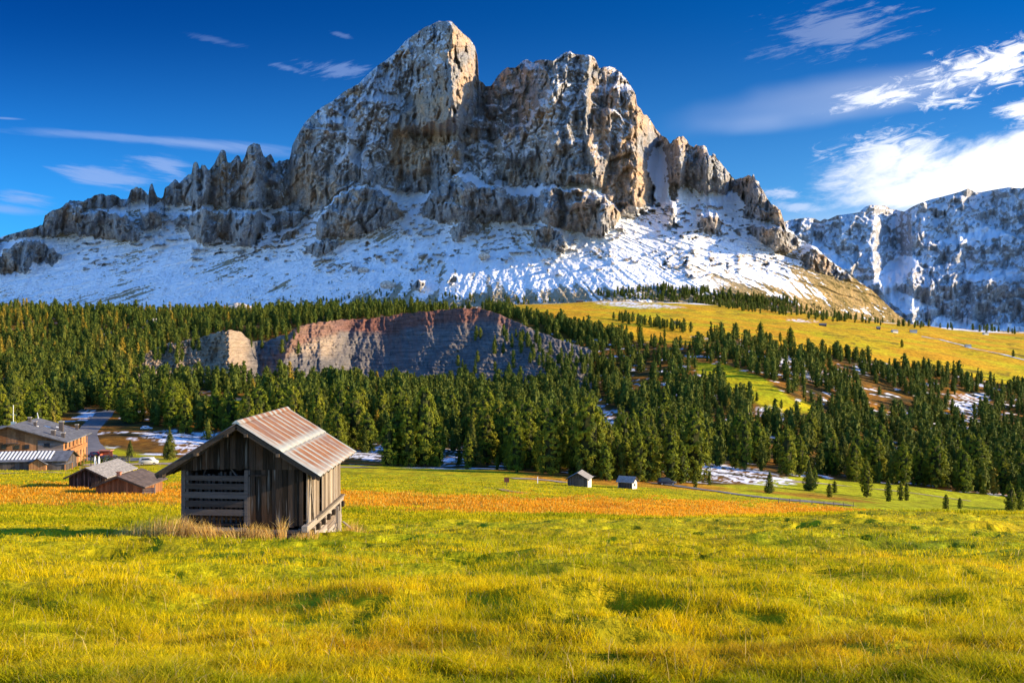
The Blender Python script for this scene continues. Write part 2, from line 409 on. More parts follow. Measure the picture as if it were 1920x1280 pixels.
# ---------------------------------------------------------------- mountains: sculpted cliff relief over a scree slope
SKYL = [(-700,560),(-300,500),(-60,462),(0,445),(27,437),(80,422),(84,404),(95,396),(113,390),(133,375),(157,377),(167,372),(180,366),(187,363),(200,367),(212,364),(220,368),(230,375),(240,372),(245,357),(254,351),(263,353),(272,358),(278,366),(281,348),(286,345),(290,357),(294,368),(302,372),(307,368),(308,355),(316,347),(328,337),(337,342),(345,335),(353,327),(359,327),(362,308),(366,303),(370,305),(375,317),(378,308),(385,310),(391,320),(400,310),(405,300),(413,283),(418,280),(423,284),(426,303),(433,305),(440,296),(445,292),(450,293),(453,304),(460,292),(463,280),(467,273),(475,269),(480,268),(487,272),(490,282),(494,292),(498,296),(507,287),(513,297),(516,306),(525,302),(533,300),(543,298),(545,288),(548,273),(553,262),(560,250),(570,232),(583,218),(595,207),(608,198),(620,192),(645,172),(660,164),(675,155),(688,141),(700,130),(710,122),(725,112),(740,100),(760,77),(782,61),(797,51),(812,45),(822,40),(833,40),(845,40),(856,50),(863,58),(870,65),(876,69),(882,74),(887,82),(890,87),(895,105),(897,128),(897,148),(901,153),(905,154),(910,162),(920,162),(930,147),(940,135),(950,127),(967,127),(976,118),(984,112),(991,113),(998,118),(1006,114),(1013,112),(1028,113),(1037,115),(1050,104),(1063,98),(1069,97),(1077,102),(1090,103),(1107,103),(1113,107),(1118,114),(1123,128),(1130,126),(1147,125),(1163,135),(1172,146),(1180,157),(1192,177),(1194,197),(1203,207),(1207,216),(1213,215),(1221,228),(1230,242),(1241,254),(1250,259),(1256,269),(1263,262),(1267,260),(1271,257),(1277,255),(1283,257),(1288,262),(1292,272),(1300,277),(1304,272),(1310,273),(1318,272),(1325,276),(1329,292),(1334,293),(1337,288),(1341,289),(1345,299),(1353,307),(1365,321),(1377,337),(1388,334),(1398,331),(1405,328),(1409,331),(1413,326),(1417,336),(1423,342),(1427,352),(1433,360),(1438,372),(1447,383),(1455,387),(1463,394),(1468,408),(1475,428),(1487,436),(1496,446),(1512,455),(1529,463),(1543,476),(1557,488),(1574,500),(1591,514),(1614,530),(1639,547),(1658,566),(1676,584),(1700,602),(1760,640),(1850,700)]
def sk(px): return np.interp(px, [p_[0] for p_ in SKYL], [p_[1] for p_ in SKYL])+np.interp(px, [0, 60, 240, 530, 560, 840, 900, 1200, 1260, 1480, 1560, 1700], [1, 2.6, 3.6, 3.6, 1.6, 1.2, 1.6, 2.4, 4.0, 3.4, 2, 1.5])*fbm(np.asarray(px, float)/6.5, np.asarray(px, float)*0+1.7, 199, 3, .65)
def skypart(a, b): return [p_ for p_ in SKYL if a <= p_[0] <= b]
def up(pts, k=6): return [(x_, y_-k) for x_, y_ in pts]
ROCKS = [   # (outline, how steep: metres back per row)
 (up(skypart(530, 1253))+[(1253,262),(1236,272),(1217,290),(1214,320),(1224,350),(1226,386),(1205,388),(1160,380),(1137,371),(1118,346),(1092,345),(1060,349),(1000,350),(950,350),(913,346),(880,322),(858,326),(832,345),(815,360),(780,362),(755,362),(735,358),(713,351),(680,344),(650,357),(630,366),(615,384),(605,395),(565,398),(545,397),(530,390)], .40),
 (up(skypart(232, 530))+[(530,391),(513,390),(505,383),(498,391),(470,388),(450,392),(415,392),(402,386),(390,383),(375,390),(360,388),(345,378),(328,386),(313,383),(303,374),(291,372),(277,378),(262,372),(245,380),(236,388)], .40),
 ([(-100,490),(0,449)]+up(skypart(27,230))+[(234,385),(200,392),(180,388),(150,398),(186,394),(215,398),(245,410),(258,430),(264,441),(247,453),(205,448),(177,446),(150,441),(133,437),(110,441),(83,441),(60,438),(20,449),(-100,500)], .40),
 ([(262,402),(280,397),(300,396),(306,408),(304,424),(285,432),(268,432),(262,420)], .5),
 ([(323,410),(340,403),(350,407),(362,402),(380,391),(390,390),(400,397),(408,401),(430,396),(445,403),(462,397),(490,396),(500,410),(502,440),(487,448),(478,461),(455,463),(440,452),(425,450),(405,447),(395,455),(380,457),(360,448),(356,436),(345,424),(330,418)], .42),
 ([(520,400),(540,396),(568,402),(566,415),(548,425),(530,420),(520,440),(508,430)], .6),
 ([(548,432),(562,425),(560,440),(540,450),(525,452),(530,440)], .7),
 ([(585,446),(595,420),(607,400),(618,384),(632,370),(650,359),(680,350),(700,352),(713,357),(728,368),(740,377),(753,397),(757,405),(742,412),(727,420),(710,430),(693,437),(670,440),(647,446),(615,449)], .40),
 ([(572,463),(600,452),(653,450),(636,460),(613,473),(597,480),(580,476)], .75),
 ([(787,395),(795,380),(805,368),(813,360),(830,348),(845,336),(860,331),(880,338),(895,350),(913,352),(930,350),(945,350),(951,365),(953,385),(952,413),(930,419),(907,417),(880,420),(850,418),(827,419),(808,412),(793,407)], .36),
 ([(843,433),(852,424),(863,417),(885,420),(905,424),(903,432),(880,440),(857,453),(847,445)], .8),
 ([(952,362),(975,366),(1013,367),(1010,385),(1003,412),(995,420),(980,423),(965,416),(953,412)], .5),
 ([(1003,410),(1010,390),(1012,367),(1020,358),(1030,354),(1048,353),(1060,357),(1075,352),(1090,353),(1112,360),(1133,370),(1150,385),(1166,402),(1160,416),(1145,428),(1130,440),(1118,443),(1107,442),(1085,436),(1068,428),(1057,431),(1040,426),(1025,421)], .34),
 ([(1000,430),(1010,424),(1030,425),(1052,438),(1062,452),(1067,463),(1055,473),(1035,468),(1015,464),(998,456)], .7),
 ([(1137,362),(1160,372),(1190,380),(1225,370),(1232,384),(1215,386),(1190,388),(1160,384),(1142,375)], .5),
 ([(1166,388),(1185,386),(1213,397),(1215,406),(1195,403),(1175,406),(1166,402)], .55),
 (up(skypart(1257,1475))+[(1474,428),(1455,420),(1430,410),(1405,410),(1392,406),(1398,385),(1388,365),(1372,357),(1360,365),(1343,360),(1322,362),(1300,354),(1284,346),(1276,352),(1268,372),(1262,378),(1256,372),(1253,345),(1250,310),(1246,285),(1243,268)], .55),
 ([(1250,432),(1254,412),(1257,396),(1261,392),(1266,400),(1268,420),(1267,432),(1260,434)], .3),
 ([(1310,423),(1311,412),(1320,406),(1337,404),(1350,410),(1353,420),(1349,433),(1340,441),(1328,438),(1316,432)], .4),
 ([(1395,428),(1415,424),(1460,427),(1480,436),(1499,450),(1492,462),(1480,470),(1460,472),(1445,464),(1430,456),(1412,443)], .40),
 ([(1500,487),(1510,472),(1523,466),(1545,478),(1562,494),(1575,510),(1590,514),(1600,525),(1575,522),(1555,512),(1530,508),(1510,502)], .6),
 ([(-60,490),(0,480),(20,460),(37,453),(60,450),(80,456),(100,468),(118,481),(108,488),(97,498),(75,492),(60,492),(55,506),(42,514),(20,512),(-60,520)], .95),
 ([(270,356),(276,380),(290,380),(293,368),(283,350)], .5),
 ([(1175,400),(1195,404),(1190,408),(1175,406)], .6),
 ([(840,524),(852,520),(858,528),(850,534),(842,532)], .4),
 ([(655,500),(668,494),(672,504),(660,508)], .5), ([(700,480),(712,474),(718,482),(706,488)], .5),
 ([(770,532),(786,524),(800,532),(790,542),(774,541)], .5), ([(1285,515),(1300,512),(1306,522),(1290,524)], .4),
 ([(900,482),(912,476),(914,486),(904,489)], .4),
]
X0, X1, Y0R, Y1R = -300, 1860, 20, 660
rx = np.arange(X0, X1+1.0); ry = np.arange(Y0R, Y1R+1.0)
RX, RY = np.meshgrid(rx, ry)
# wobble outlines a little so that no edge is straight
wx = RX+4.5*gnoise(RX/13, RY/13, 201)+2.4*gnoise(RX/4.5, RY/4.5, 202); wy = RY+5.5*gnoise(RX/11, RY/14, 203)+3.6*gnoise(RX/4, RY/6, 204)
rate = 1.95+.25*gnoise(RX/80, RY/40, 210)+0*RX
rock = np.zeros_like(RX)
for q, rt in ROCKS:
    mq = inpoly(q, wx, wy); rate = np.where(mq, rt, rate); rock = np.where(mq, 1.0, rock)
# small ragged crags breaking through the snow under the walls
crag = fbm((RX+5*gnoise(RX/9, RY/9, 215))/17, (RY+.12*RX)/6.0, 216, 4, .6)
cw = sstep(372, 392, RY)*sstep(560, 470, RY)*(.55+.45*gnoise(RX/70, RY/40, 217))*np.interp(RX, [-300, 250, 520, 640, 1100, 1180, 1240, 1420, 1500, 1600], [.75, .8, 1.15, 1.0, 1.0, .7, 1.1, 1.05, .9, .5])
cm_ = (crag*cw > .115) & (rock < .5); rate = np.where(cm_, .75, rate); rock = np.where(cm_, 1.0, rock)
# ledges: a wall is broken into steps, steep band / shelf, dipping gently to the left
big = inpoly(ROCKS[0][0], wx, wy)
led = fbm((RX+RY*.2)/70, (RY+.30*RX)/13, 221, 3, .6)
rate = rate + rock*np.clip(led*1.6+.05, -.12, 1.3)*.8
# stone cap: flat shoulders that keep snow
D0 = np.interp(RX, [-300, 0, 230, 380, 520, 560, 700, 850, 1000, 1150, 1300, 1480, 1700, 1860], [2060, 1960, 1885, 1830, 1780, 1740, 1640, 1560, 1520, 1485, 1520, 1625, 1810, 1960])
D = np.zeros_like(RX)
nrow = RX.shape[0]
lower = 1.1+.25*sstep(560, 500, RY)*2
up_cum = np.cumsum((rate*np.where(rock > 0, 1, lower/1.6))[::-1], 0)[::-1]
smooth_rate = blur(blur(np.where(rock > 0, np.minimum(rate, .75), lower*1.95/1.6), 18, 1), 4, 0)
mac = np.cumsum(smooth_rate[::-1], 0)[::-1]
# protrusion of every wall in front of its surroundings, dying away on the shelf above it
pr = np.zeros_like(RX); cur = np.zeros(RX.shape[1])
for j in range(nrow-1, -1, -1):
    r_ = rock[j] > 0
    cur = np.where(r_, cur + (lower[j]*1.4-rate[j])*.85, cur*.86)
    cur = np.minimum(cur, np.where(big[j], 400, 60))
    pr[j] = cur
pr_s = np.where(big, blur(pr, 14, 1), blur(pr, 3, 1)); pr_s = blur(pr_s, 1, 1)
base_pr = blur(blur(pr, 30, 1), 10, 0)
D = D0 + mac - np.where(big, pr_s*.15, np.minimum(pr_s, 60)*.9)
# hand placed buttress crests: (polyline, reach left, reach right, height in m)
CR = [([(850,36),(846,100),(846,150),(850,180),(835,240)], 120, 46, 105),
      ([(722,190),(760,250),(790,320)], 90, 40, 30), ([(640,230),(660,300),(690,350)], 80, 30, 26), ([(565,240),(570,320),(585,400)], 34, 40, 30),
      ([(905,230),(925,300),(935,345)], 30, 14, 26),
      ([(1108,98),(1098,200),(1101,265),(1112,300),(1118,350)], 110, 26, 62),
      ([(1075,200),(1066,240),(1072,275)], 30, 10, 18), ([(1046,245),(1048,275)], 16, 8, 10),
      ([(1085,270),(1078,310),(1090,340),(1100,352)], 26, 10, 20),
      ([(1186,170),(1188,230),(1186,290),(1190,350),(1188,385)], 60, 34, 60),
      ([(1208,210),(1216,260)], 12, 12, 16), ([(1001,130),(1010,200),(985,300)], 60, 24, 24),
      ([(1015,355),(1022,390),(1018,425)], 12, 34, 26), ([(1128,372),(1135,400),(1128,440)], 60, 30, 30), ([(1075,355),(1080,400),(1070,430)], 20, 34, 12),
      ([(1268,258),(1280,300),(1278,340)], 16, 20, 24), ([(1278,285),(1276,350)], 8, 8, 20), ([(1315,274),(1328,320),(1322,350)], 22, 18, 26), ([(1338,290),(1350,340)], 9, 16, 16),
      ([(1412,328),(1430,380),(1440,410)], 30, 26, 26), ([(1455,390),(1470,425)], 10, 12, 12), ([(1455,430),(1462,465)], 50, 30, 26),
      ([(478,268),(480,330),(478,388)], 22, 26, 42), ([(418,282),(412,330),(408,380)], 16, 16, 30), ([(367,304),(370,380)], 10, 9, 26), ([(384,310),(388,370)], 9, 12, 22),
      ([(325,338),(328,385)], 14, 16, 24), ([(507,288),(512,340),(515,385)], 12, 16, 20), ([(286,346),(288,370)], 5, 6, 10), ([(255,352),(260,372)], 12, 14, 10),
      ([(470,398),(462,460)], 30, 22, 20), ([(388,392),(380,455)], 22, 16, 20), ([(440,400),(440,450)], 12, 8, 10),
      ([(130,385),(150,440)], 50, 50, 22), ([(215,400),(235,450)], 40, 24, 22),
      ([(880,340),(850,400)], 40, 20, 20), ([(940,352),(938,415)], 30, 10, 20), ([(900,355),(905,415)], 16, 10, 10), ([(660,352),(640,440)], 40, 50, 20), ([(720,365),(690,435)], 20, 20, 10),
      ]
for pts, wl, wr, hh in CR:
    xs_ = np.interp(RY, [p_[1] for p_ in pts], [p_[0] for p_ in pts]) + 3.5*gnoise(RY/14, RY*0+pts[0][0], 231)+1.5*gnoise(RY/5, RY*0+pts[0][0], 232)
    dxx = RX-xs_; tt = np.where(dxx < 0, 1+dxx/wl, 1-dxx/wr); tt = np.clip(tt, 0, 1)
    ya, yb = pts[0][1], pts[-1][1]
    wgt = sstep(ya-14, ya+2, RY) if ya > 120 else 1.0
    wgt = wgt*sstep(yb+16, yb-6, RY)
    D -= 1.5*hh*tt*wgt*np.where(rock > 0, 1, .25)
# the dark chimney between the two summits, and lesser gullies
for pts, wd, hh in [([(910,160),(908,200),(912,240),(925,300),(935,345)], 13, 70), ([(1115,120),(1110,200),(1105,250)], 8, 22), ([(830,200),(812,260),(800,330)], 10, 26), ([(970,200),(972,260)], 5, 22), ([(1152,240),(1150,330)], 6, 16), ([(540,300),(545,390)], 8, 25), ([(705,200),(700,260)], 10, 16), ([(868,240),(878,310)], 8, 18), ([(1240,280),(1228,330),(1232,380)], 12, 20), ([(620,260),(615,330)], 8, 18)]:
    xs_ = np.interp(RY, [p_[1] for p_ in pts], [p_[0] for p_ in pts]) + 3*gnoise(RY/11, RY*0+pts[0][0], 235)
    D += hh*np.exp(-((RX-xs_)/wd)**2)*sstep(pts[0][1]-10, pts[0][1]+8, RY)*sstep(pts[-1][1]+10, pts[-1][1]-8, RY)
# ribs and blocks on rock at four scales; furrows and boulders on scree
qx = RX+.30*(RY-200)+9*gnoise(RX/50, RY/60, 240); qy = RY
rib1 = fbm(qx/52, qy/150, 241, 2, .5, True); rib2 = fbm((RX+7*gnoise(RX/30, RY/30, 245))/17, qy/85, 242, 3, .55, True)
rib3 = fbm(RX/7.0, qy/30, 243, 3, .6, True); rib4 = gnoise(RX/2.6, RY/3.4, 244)
strat = fbm((RX)/60, (RY+.35*RX)/8.5, 246, 3, .6, True)
rr_ = blur(blur(rock, 1, 0), 1, 1)
slab = fbm((RX+.75*RY+8*gnoise(RX/40, RY/40, 247))/60, (RY-.75*RX+6*gnoise(RX/22, RY/22, 248))/13, 249, 4, .6, True)   # slanting slabs
crk = fbm((RX+4*gnoise(RX/13, RY/13, 259))/6.5, (RY+4*gnoise(RX/13, RY/13, 260))/12, 243, 4, .7, True)
fwx = RX+6*gnoise(RX/25, RY/40, 292)+2*gnoise(RX/8, RY/12, 293); fwy = RY+6*gnoise(RX/30, RY/30, 294)
fc1 = facets((fwx+.25*fwy)/62, (fwy-.35*fwx)/120, 295); fc2 = facets((fwx+.35*fwy)/25, (fwy-.4*fwx)/52, 296); fc3 = facets((fwx+.1*fwy)/10.5, (fwy-.3*fwx)/21, 297); fc4 = facets(fwx/4.6, (fwy-.25*fwx)/8, 298)
fc1 = blur(fc1, 1, 1)
D -= rr_*(16*rib1 + 5*rib2 + 2.5*rib3 + 1.0*rib4 + 3.0*strat + 6*slab + 3*crk + 42*fc1 + 24*fc2 + 12*fc3 + 5.5*fc4)
D += rr_*10*sstep(.45, .8, fbm((RX+6*gnoise(RX/15,RY/25,257))/15, RY/75, 258, 2, .5, True))
fan = (RX-905)/(np.maximum(RY-330, 40)/150.)              # scree fans spread downhill
fur = fbm((fan+9*gnoise(RX/40, RY/40, 250))/34, RY/110, 251, 4, .55)*1.4
fur2 = fbm((RX-.9*(RY-380)*np.where(RX > 1120, 1, -.5))/13, RY/120, 253, 3, .6)
bould = np.clip(fbm(RX/3.6, RY/2.4, 254, 3, .6)-.30, 0, 1)*1.5*np.clip(.5+1.6*gnoise(RX/45, RY/25, 274), 0, 1.4)
dense = np.clip(.55+.9*sstep(470, 560, RY)*(1-sstep(1150, 1300, RX))+.4*sstep(400, 700, RX)*sstep(900, 760, RX), 0, 1.5)
humm = fbm(RX/26, RY/13, 255, 4, .6)
spk = fbm(RX/5.5, RY/3.2, 291, 3, .65)
gul = fbm((fan+5*gnoise(RX/30, RY/50, 276))/17, RY/260, 275, 3, .55, True)
calm = 1-.30*sstep(760, 900, RX)-.36*sstep(1080, 1200, RX)
D -= (1-rr_)*(9*fur*calm+7*fur2*sstep(380, 430, RY)*calm+26*bould*dense*calm+3.5*spk*dense+5*humm*calm+.7*rib4*dense+(3.2+3.0*sstep(1000, 1150, RX))*gul)
# keep it a surface that always leans away from the viewer's valley
Dl = D.copy()
for j in range(nrow-2, -1, -1): Dl[j] = np.maximum(D[j], Dl[j+1]-5.)
D = Dl
# per-vertex ground cover
Zr = (HZ-RY)/F*D; Xr = (RX-960)/F*D
def normals(X, Y, Z):
    def gr(A, ax): return np.gradient(A, axis=ax)
    ax_ = np.stack([gr(X, 1), gr(Y, 1), gr(Z, 1)], -1); ay_ = np.stack([gr(X, 0), gr(Y, 0), gr(Z, 0)], -1)
    n = np.cross(ax_, ay_); n /= np.linalg.norm(n, axis=-1, keepdims=True)+1e-9
    n[n[..., 1] > 0] *= -1
    return n
Nn = normals(Xr, D, Zr)
Nb = normals(blur(blur(Xr, 1, 0), 1, 1), blur(blur(D, 1, 0), 1, 1), blur(blur(Zr, 1, 0), 1, 1))
nz = Nb[..., 2]
st1 = fbm((RX+.9*RY)/34, (RY-.62*RX)/9, 261, 4, .6)         # snow held on the slanting slabs
st2 = fbm(RX/9, RY/6, 262, 4, .65); st3 = fbm(RX/70, RY/50, 263, 3)
hi = sstep(380, 120, RY)
dust = .55*st1+.30*st2+.50*st3+.9*(nz-.30)+.10*hi+.10*sstep(880, 560, RX)*hi - .02
DUSTY = [[(700,140),(820,50),(845,60),(838,120),(800,170),(740,230),(650,330),(600,330),(600,220)], [(1040,150),(1080,120),(1100,120),(1090,190),(1020,260),(960,330),(930,300),(980,230)],
         [(880,270),(900,250),(925,320),(905,335),(870,315)], [(620,300),(700,270),(740,280),(690,330)], [(1140,200),(1160,190),(1175,230),(1170,300),(1150,280)], [(1215,285),(1240,280),(1235,380),(1228,390)]]
dm = sum(inpoly(q, wx, wy).astype(float) for q in DUSTY); dm = blur(blur(dm, 8, 0), 8, 1)
BARE = [[(845,45),(900,90),(900,160),(880,220),(845,180)], [(760,180),(850,180),(850,240),(800,330),(740,340),(740,250)], [(560,290),(640,310),(620,390),(540,390)], [(1105,110),(1122,125),(1105,290),(1098,260)], [(1105,200),(1145,180),(1150,250),(1110,260)], [(1190,180),(1260,260),(1225,380),(1185,390)], [(960,120),(930,150),(925,200),(940,180)], [(1100,300),(1200,300),(1220,390),(1130,370)]]
bm2 = sum(inpoly(q, wx, wy).astype(float) for q in BARE); bm2 = blur(blur(bm2, 7, 0), 7, 1)
rsnow = .78*sstep(-.12, .75, dust+.42*dm-.72*np.minimum(bm2, 1)+.04)
rsnow = rsnow*np.where(big, 1, sstep(.1, .5, dust+.0)*.8)
scree = .60-.85*np.clip(spk-.16, 0, 1)*np.interp(RX, [-300, 300, 560, 1100, 1250], [.9, 1.1, 1.7, 1.5, .6])+.30*humm+.50*fbm((fan+4*gnoise(RX/20, RY/30, 277))/7, RY/120, 271, 3, .6)+.35*gul+.55*np.clip(gnoise(RX/95, RY/38, 278), -.6, .3)-.75*np.clip(bould*2.2, 0, 1)*dense
low = sstep(520, 590, RY)
scree -= low*(.55*sstep(560, 760, RX)*sstep(1500, 1000, RX)+.25*sstep(450, 600, RX))
right = sstep(-70, 90, (RY-430)-(1560-RX)*.12*0 - (1600-RX)*-.0 - np.interp(RX, [1100, 1300, 1480, 1560, 1680], [150, 128, 60, 45, 40]))*sstep(1180, 1360, RX)
scree -= right*(.50+.9*fbm((RX-.9*(RY-380))/7, RY/140, 279, 3, .6))
scree -= .30*sstep(0.1,.5,fbm((RX-.9*(RY-380))/9, RY/150, 272, 3))*sstep(1150,1250,RX)
scree += .06*(Nb[..., 2]-.6)
ssnow = .84*sstep(.05, .75, scree+.34*fbm(RX/2.8, RY/2.0, 273, 3, .7)+.04)
snow = np.where(rock > 0, rsnow, ssnow)
shelf = (np.roll(rock, -5, 0) > 0) & (rock == 0); snow = np.where(shelf, np.maximum(snow, .95), snow)
snow = blur(snow, 1, 1)*.6+snow*.4
veg = np.clip(right*1.1+low*.3*sstep(1000, 1100, RX), 0, 1)*(1-rr_)
ochre = np.clip(sstep(-.1, .5, fbm(RX/40, RY/60, 281, 4)+.36*bm2), 0, 1)  # ochre by noise, plus sunlit orange put onto the bare faces
# strata beds near the foot of the walls
bedm = np.zeros_like(RX)
for k_i in (8, 10, 13, 21): bedm = np.maximum(bedm, inpoly(ROCKS[k_i][0], wx, wy))
bed = .5+.5*np.sin((RY+.12*RX+1.5*gnoise(RX/12, RY/12, 283))*1.35)
snow = np.where(bedm > 0, np.maximum(snow*.4, .5*sstep(.72, .95, bed)*sstep(-.2,.3,gnoise(RX/9,RY/4,284))), snow)

def relief(name, px, sky_fn, bot, nrows, Draster, rasters, back=(0, 900), ox=X0, oy=Y0R):
    """mesh whose rows run from row 'bot' up to the skyline; then a reverse slope behind the crest"""
    t_ = np.linspace(0, 1, nrows)[:, None]; s_ = sky_fn(px)[None, :]
    ss = sky_fn(px); sm_ = ss.copy()
    for _ in range(3): sm_ = np.convolve(np.pad(sm_, 25, mode='edge'), np.ones(51)/51, 'valid')
    sm_ = sm_[None, :]; wt = sstep(.45, 1.0, t_)
    py = bot*(1-t_)+(sm_*(1-wt)+s_*wt)*t_
    pxx = np.broadcast_to(px[None, :], py.shape)
    DD = bilin(Draster, (pxx-ox).ravel(), (py-oy).ravel()).reshape(py.shape)
    V = P3(pxx, py, DD)
    top = V[-1]; rows_ = [V]
    for bk, dz in ((12, 3), (60, 35), (200, 170), (500, 420), (1000, 800)):
        r2 = top.copy(); r2[:, 0] *= 1+bk/top[:, 1]; r2[:, 1] += bk; r2[:, 2] = np.maximum(r2[:, 2]-dz, -250)
        rows_.append(r2[None])
    V = np.concatenate(rows_, 0)
    me = np_mesh(name, V.reshape(-1, 3), grid_faces(V.shape[0], V.shape[1]))
    for nm, A in rasters.items():
        a = bilin(A, (pxx-ox).ravel(), (py-oy).ravel()).reshape(py.shape)
        a = np.concatenate([a]+[a[-1:]]*5, 0); vfac(me, nm, a)
    return me
def rock_material(name, scale, cools, warms, ledge=.35):
    m, t, b = new_mat(name, .95, .08)
    p = t.mul if False else t.pos()
    p = t.mapping(p, (scale,)*3)
    snw = t.attr('snow'); oc = t.attr('ochre'); vg = t.attr('veg'); rk = t.attr('rock')
    nbig = t.noise(p, .012, 6, .6); nmid = t.noise(t.mapping(p, (1, 1, .35)), .05, 6, .65); nfin = t.noise(p, .22, 5, .7)
    nst = t.noise(t.mapping(p, (.25, .25, 2.2)), .05, 4, .6)
    c1 = t.mix(t.rng(nmid, .3, .7), cools[0], cools[1]); c2 = t.mix(t.rng(nmid, .35, .65), warms[0], warms[1])
    cr = t.mix(t.m('MULTIPLY', t.rng(t.add(nbig, t.mul(oc, .35)), .45, .95), 1, clamp=True), c1, c2)
    cr = t.mix(t.mul(t.rng(nst, .55, .7), .35), cr, tuple(x_*.55 for x_ in cools[1]))
    kk = t.rng(nfin, .3, .7, .62, 1.38); cr = t.mix(1.0, cr, t.comb(kk, kk, kk), 'MULTIPLY')
    gra = t.mix(t.rng(nmid, .3, .7), (.30, .235, .14), (.40, .36, .28))
    cg = t.mix(vg, gra, t.mix(t.rng(t.add(nfin, nmid), .8, 1.2), (.50, .33, .13), (.17, .13, .04)))
    base = t.mix(rk, cg, cr)
    diag = t.noise(t.mapping(t.mapping(p, (1, 1, 1), (0, R(38), 0)), (.035, .05, .20)), 1.0, 5, .7)
    nf2 = t.noise(p, .45, 4, .75)
    wob = t.add(t.mul(t.sub(diag, .5), 1.7), t.add(t.mul(t.sub(nf2, .5), .8), t.mul(t.sub(nfin, .5), .5)))
    s2 = t.rng(t.add(snw, t.mul(wob, t.mul(t.rng(snw, .8, 1.0, 1.0, .55), t.rng(rk, 0, 1, .55, 1)))), .34, .62)
    col = t.mix(t.mul(s2, t.rng(rk, 0, 1, 1, .80)), base, (.86, .87, .90))
    t.set(b.inputs['Base Color'], col)
    pw = t.mapping(p, (1, 1, .28)); ck1 = t.m('ABSOLUTE', t.sub(t.noise(pw, .055, 5, .6, 1.2), .5)); pd = t.mapping(t.mapping(p, (1, 1, 1), (0, R(38), 0)), (.5, 1, 1.6)); ck2 = t.m('ABSOLUTE', t.sub(t.noise(pd, .05, 5, .6, .8), .5))
    crk_ = t.mul(t.add(t.rng(ck1, 0, .045, -1, 0), t.rng(ck2, 0, .035, -.8, 0)), t.mul(rk, .35))
    t.set(b.inputs['Normal'], t.bump(t.add(crk_, t.add(t.mul(nmid, 2.), t.mul(nfin, 1.3))), 1.0, 4.2/scale**.5))
    return m
mrock = rock_material('limestone_and_snow', 1.0, ((.27, .27, .275), (.45, .43, .41)), ((.68, .45, .27), (.50, .385, .28)))
px_m = np.arange(-290, 1850, 1.45)
me = relief('mountain', px_m, sk, 650.0, 470, D, dict(snow=snow, rock=rr_, ochre=ochre, veg=veg))
mo = link('mountain', me, mrock); tag(mo, kind='structure')

# ---- the farther massif on the right
SK2 = [(1380,440),(1440,430),(1472,415),(1490,411),(1515,408),(1528,410),(1538,415),(1546,410),(1552,412),(1569,404),(1585,402),(1600,400),(1611,398),(1622,388),(1633,384),(1648,385),(1662,386),(1670,392),(1680,393),(1695,397),(1710,388),(1723,382),(1745,374),(1766,369),(1785,364),(1802,359),(1815,353),(1822,357),(1830,361),(1847,359),(1862,356),(1880,353),(1892,351),(1905,353),(1920,352),(1980,356),(2080,372),(2300,420),(2600,520)]
def sk2(px): return np.interp(px, [p_[0] for p_ in SK2], [p_[1] for p_ in SK2])
xa, ya2 = 1360, 330
RX2, RY2 = np.meshgrid(np.arange(xa, 2620.0), np.arange(ya2, 681.0))
wx2 = RX2+3*gnoise(RX2/12, RY2/12, 301); wy2 = RY2+3*gnoise(RX2/12, RY2/10, 302)
q2x = RX2+.55*(RY2-400)
rock2 = np.ones_like(RX2); 
SNOW2 = [[(1525,445),(1560,470),(1600,500),(1590,512),(1550,485),(1520,465)], [(1680,480),(1730,480),(1700,515),(1680,545),(1720,560),(1740,575),(1700,590),(1660,560),(1640,520),(1655,505)], [(1745,600),(1760,593),(1790,603),(1810,595),(1850,610),(1900,606),(1940,608),(1940,640),(1700,640)],
         [(1752,455),(1850,420),(1870,432),(1900,440),(1860,446),(1800,458)], [(1800,515),(1900,505),(1930,515),(1820,528)]]
s2m = sum(inpoly(q, wx2, wy2).astype(float) for q in SNOW2); s2m = np.minimum(s2m, 1)
led2 = fbm((RX2)/60, (RY2+.12*RX2)/16, 305, 3)
rate2 = 2.6+1.6*led2+3.2*blur(blur(s2m, 2, 0), 2, 1)
rate2 = np.where(RY2 > 535, 1.0+2.5*s2m, rate2)
D2 = np.interp(RX2, [1360, 1500, 1600, 1720, 1800, 1920, 2600], [3700, 3620, 3560, 3500, 3420, 3360, 3150]) + np.cumsum(rate2[::-1], 0)[::-1]
for pts, wl, wr, hh in [([(1633,384),(1650,470),(1670,560)], 60, 130, 60), ([(1815,353),(1770,440),(1745,560)], 60, 110, 100), ([(1920,352),(1880,470),(1860,600)], 60, 90, 60), ([(1569,404),(1590,470)], 50, 30, 70), ([(1723,382),(1712,470)], 30, 24, 60)]:
    xs_ = np.interp(RY2, [p_[1] for p_ in pts], [p_[0] for p_ in pts])+5*gnoise(RY2/20, RY2*0+pts[0][0], 306); dxx = RX2-xs_
    D2 -= hh*np.clip(np.where(dxx < 0, 1+dxx/wl, 1-dxx/wr), 0, 1)
D2 -= 26*fbm(q2x/46, RY2/120, 311, 3, .55, True)+10*fbm((RX2+5*gnoise(RX2/20,RY2/20,314))/16, RY2/42, 312, 3, .6, True)+60*facets((wx2+.4*wy2)/44, (wy2-.3*wx2)/34, 315)+34*facets((wx2+.4*wy2)/17, (wy2-.3*wx2)/19, 316)+14*facets(wx2/7, wy2/8, 317)+10*fbm(RX2/6, RY2/12, 313, 3, .6, True)
for j in range(D2.shape[0]-2, -1, -1): D2[j] = np.maximum(D2[j], D2[j+1]-2.)
N2 = normals((RX2-960)/F*blur(blur(D2, 1, 0), 1, 1), blur(blur(D2, 1, 0), 1, 1), (HZ-RY2)/F*blur(blur(D2, 1, 0), 1, 1))
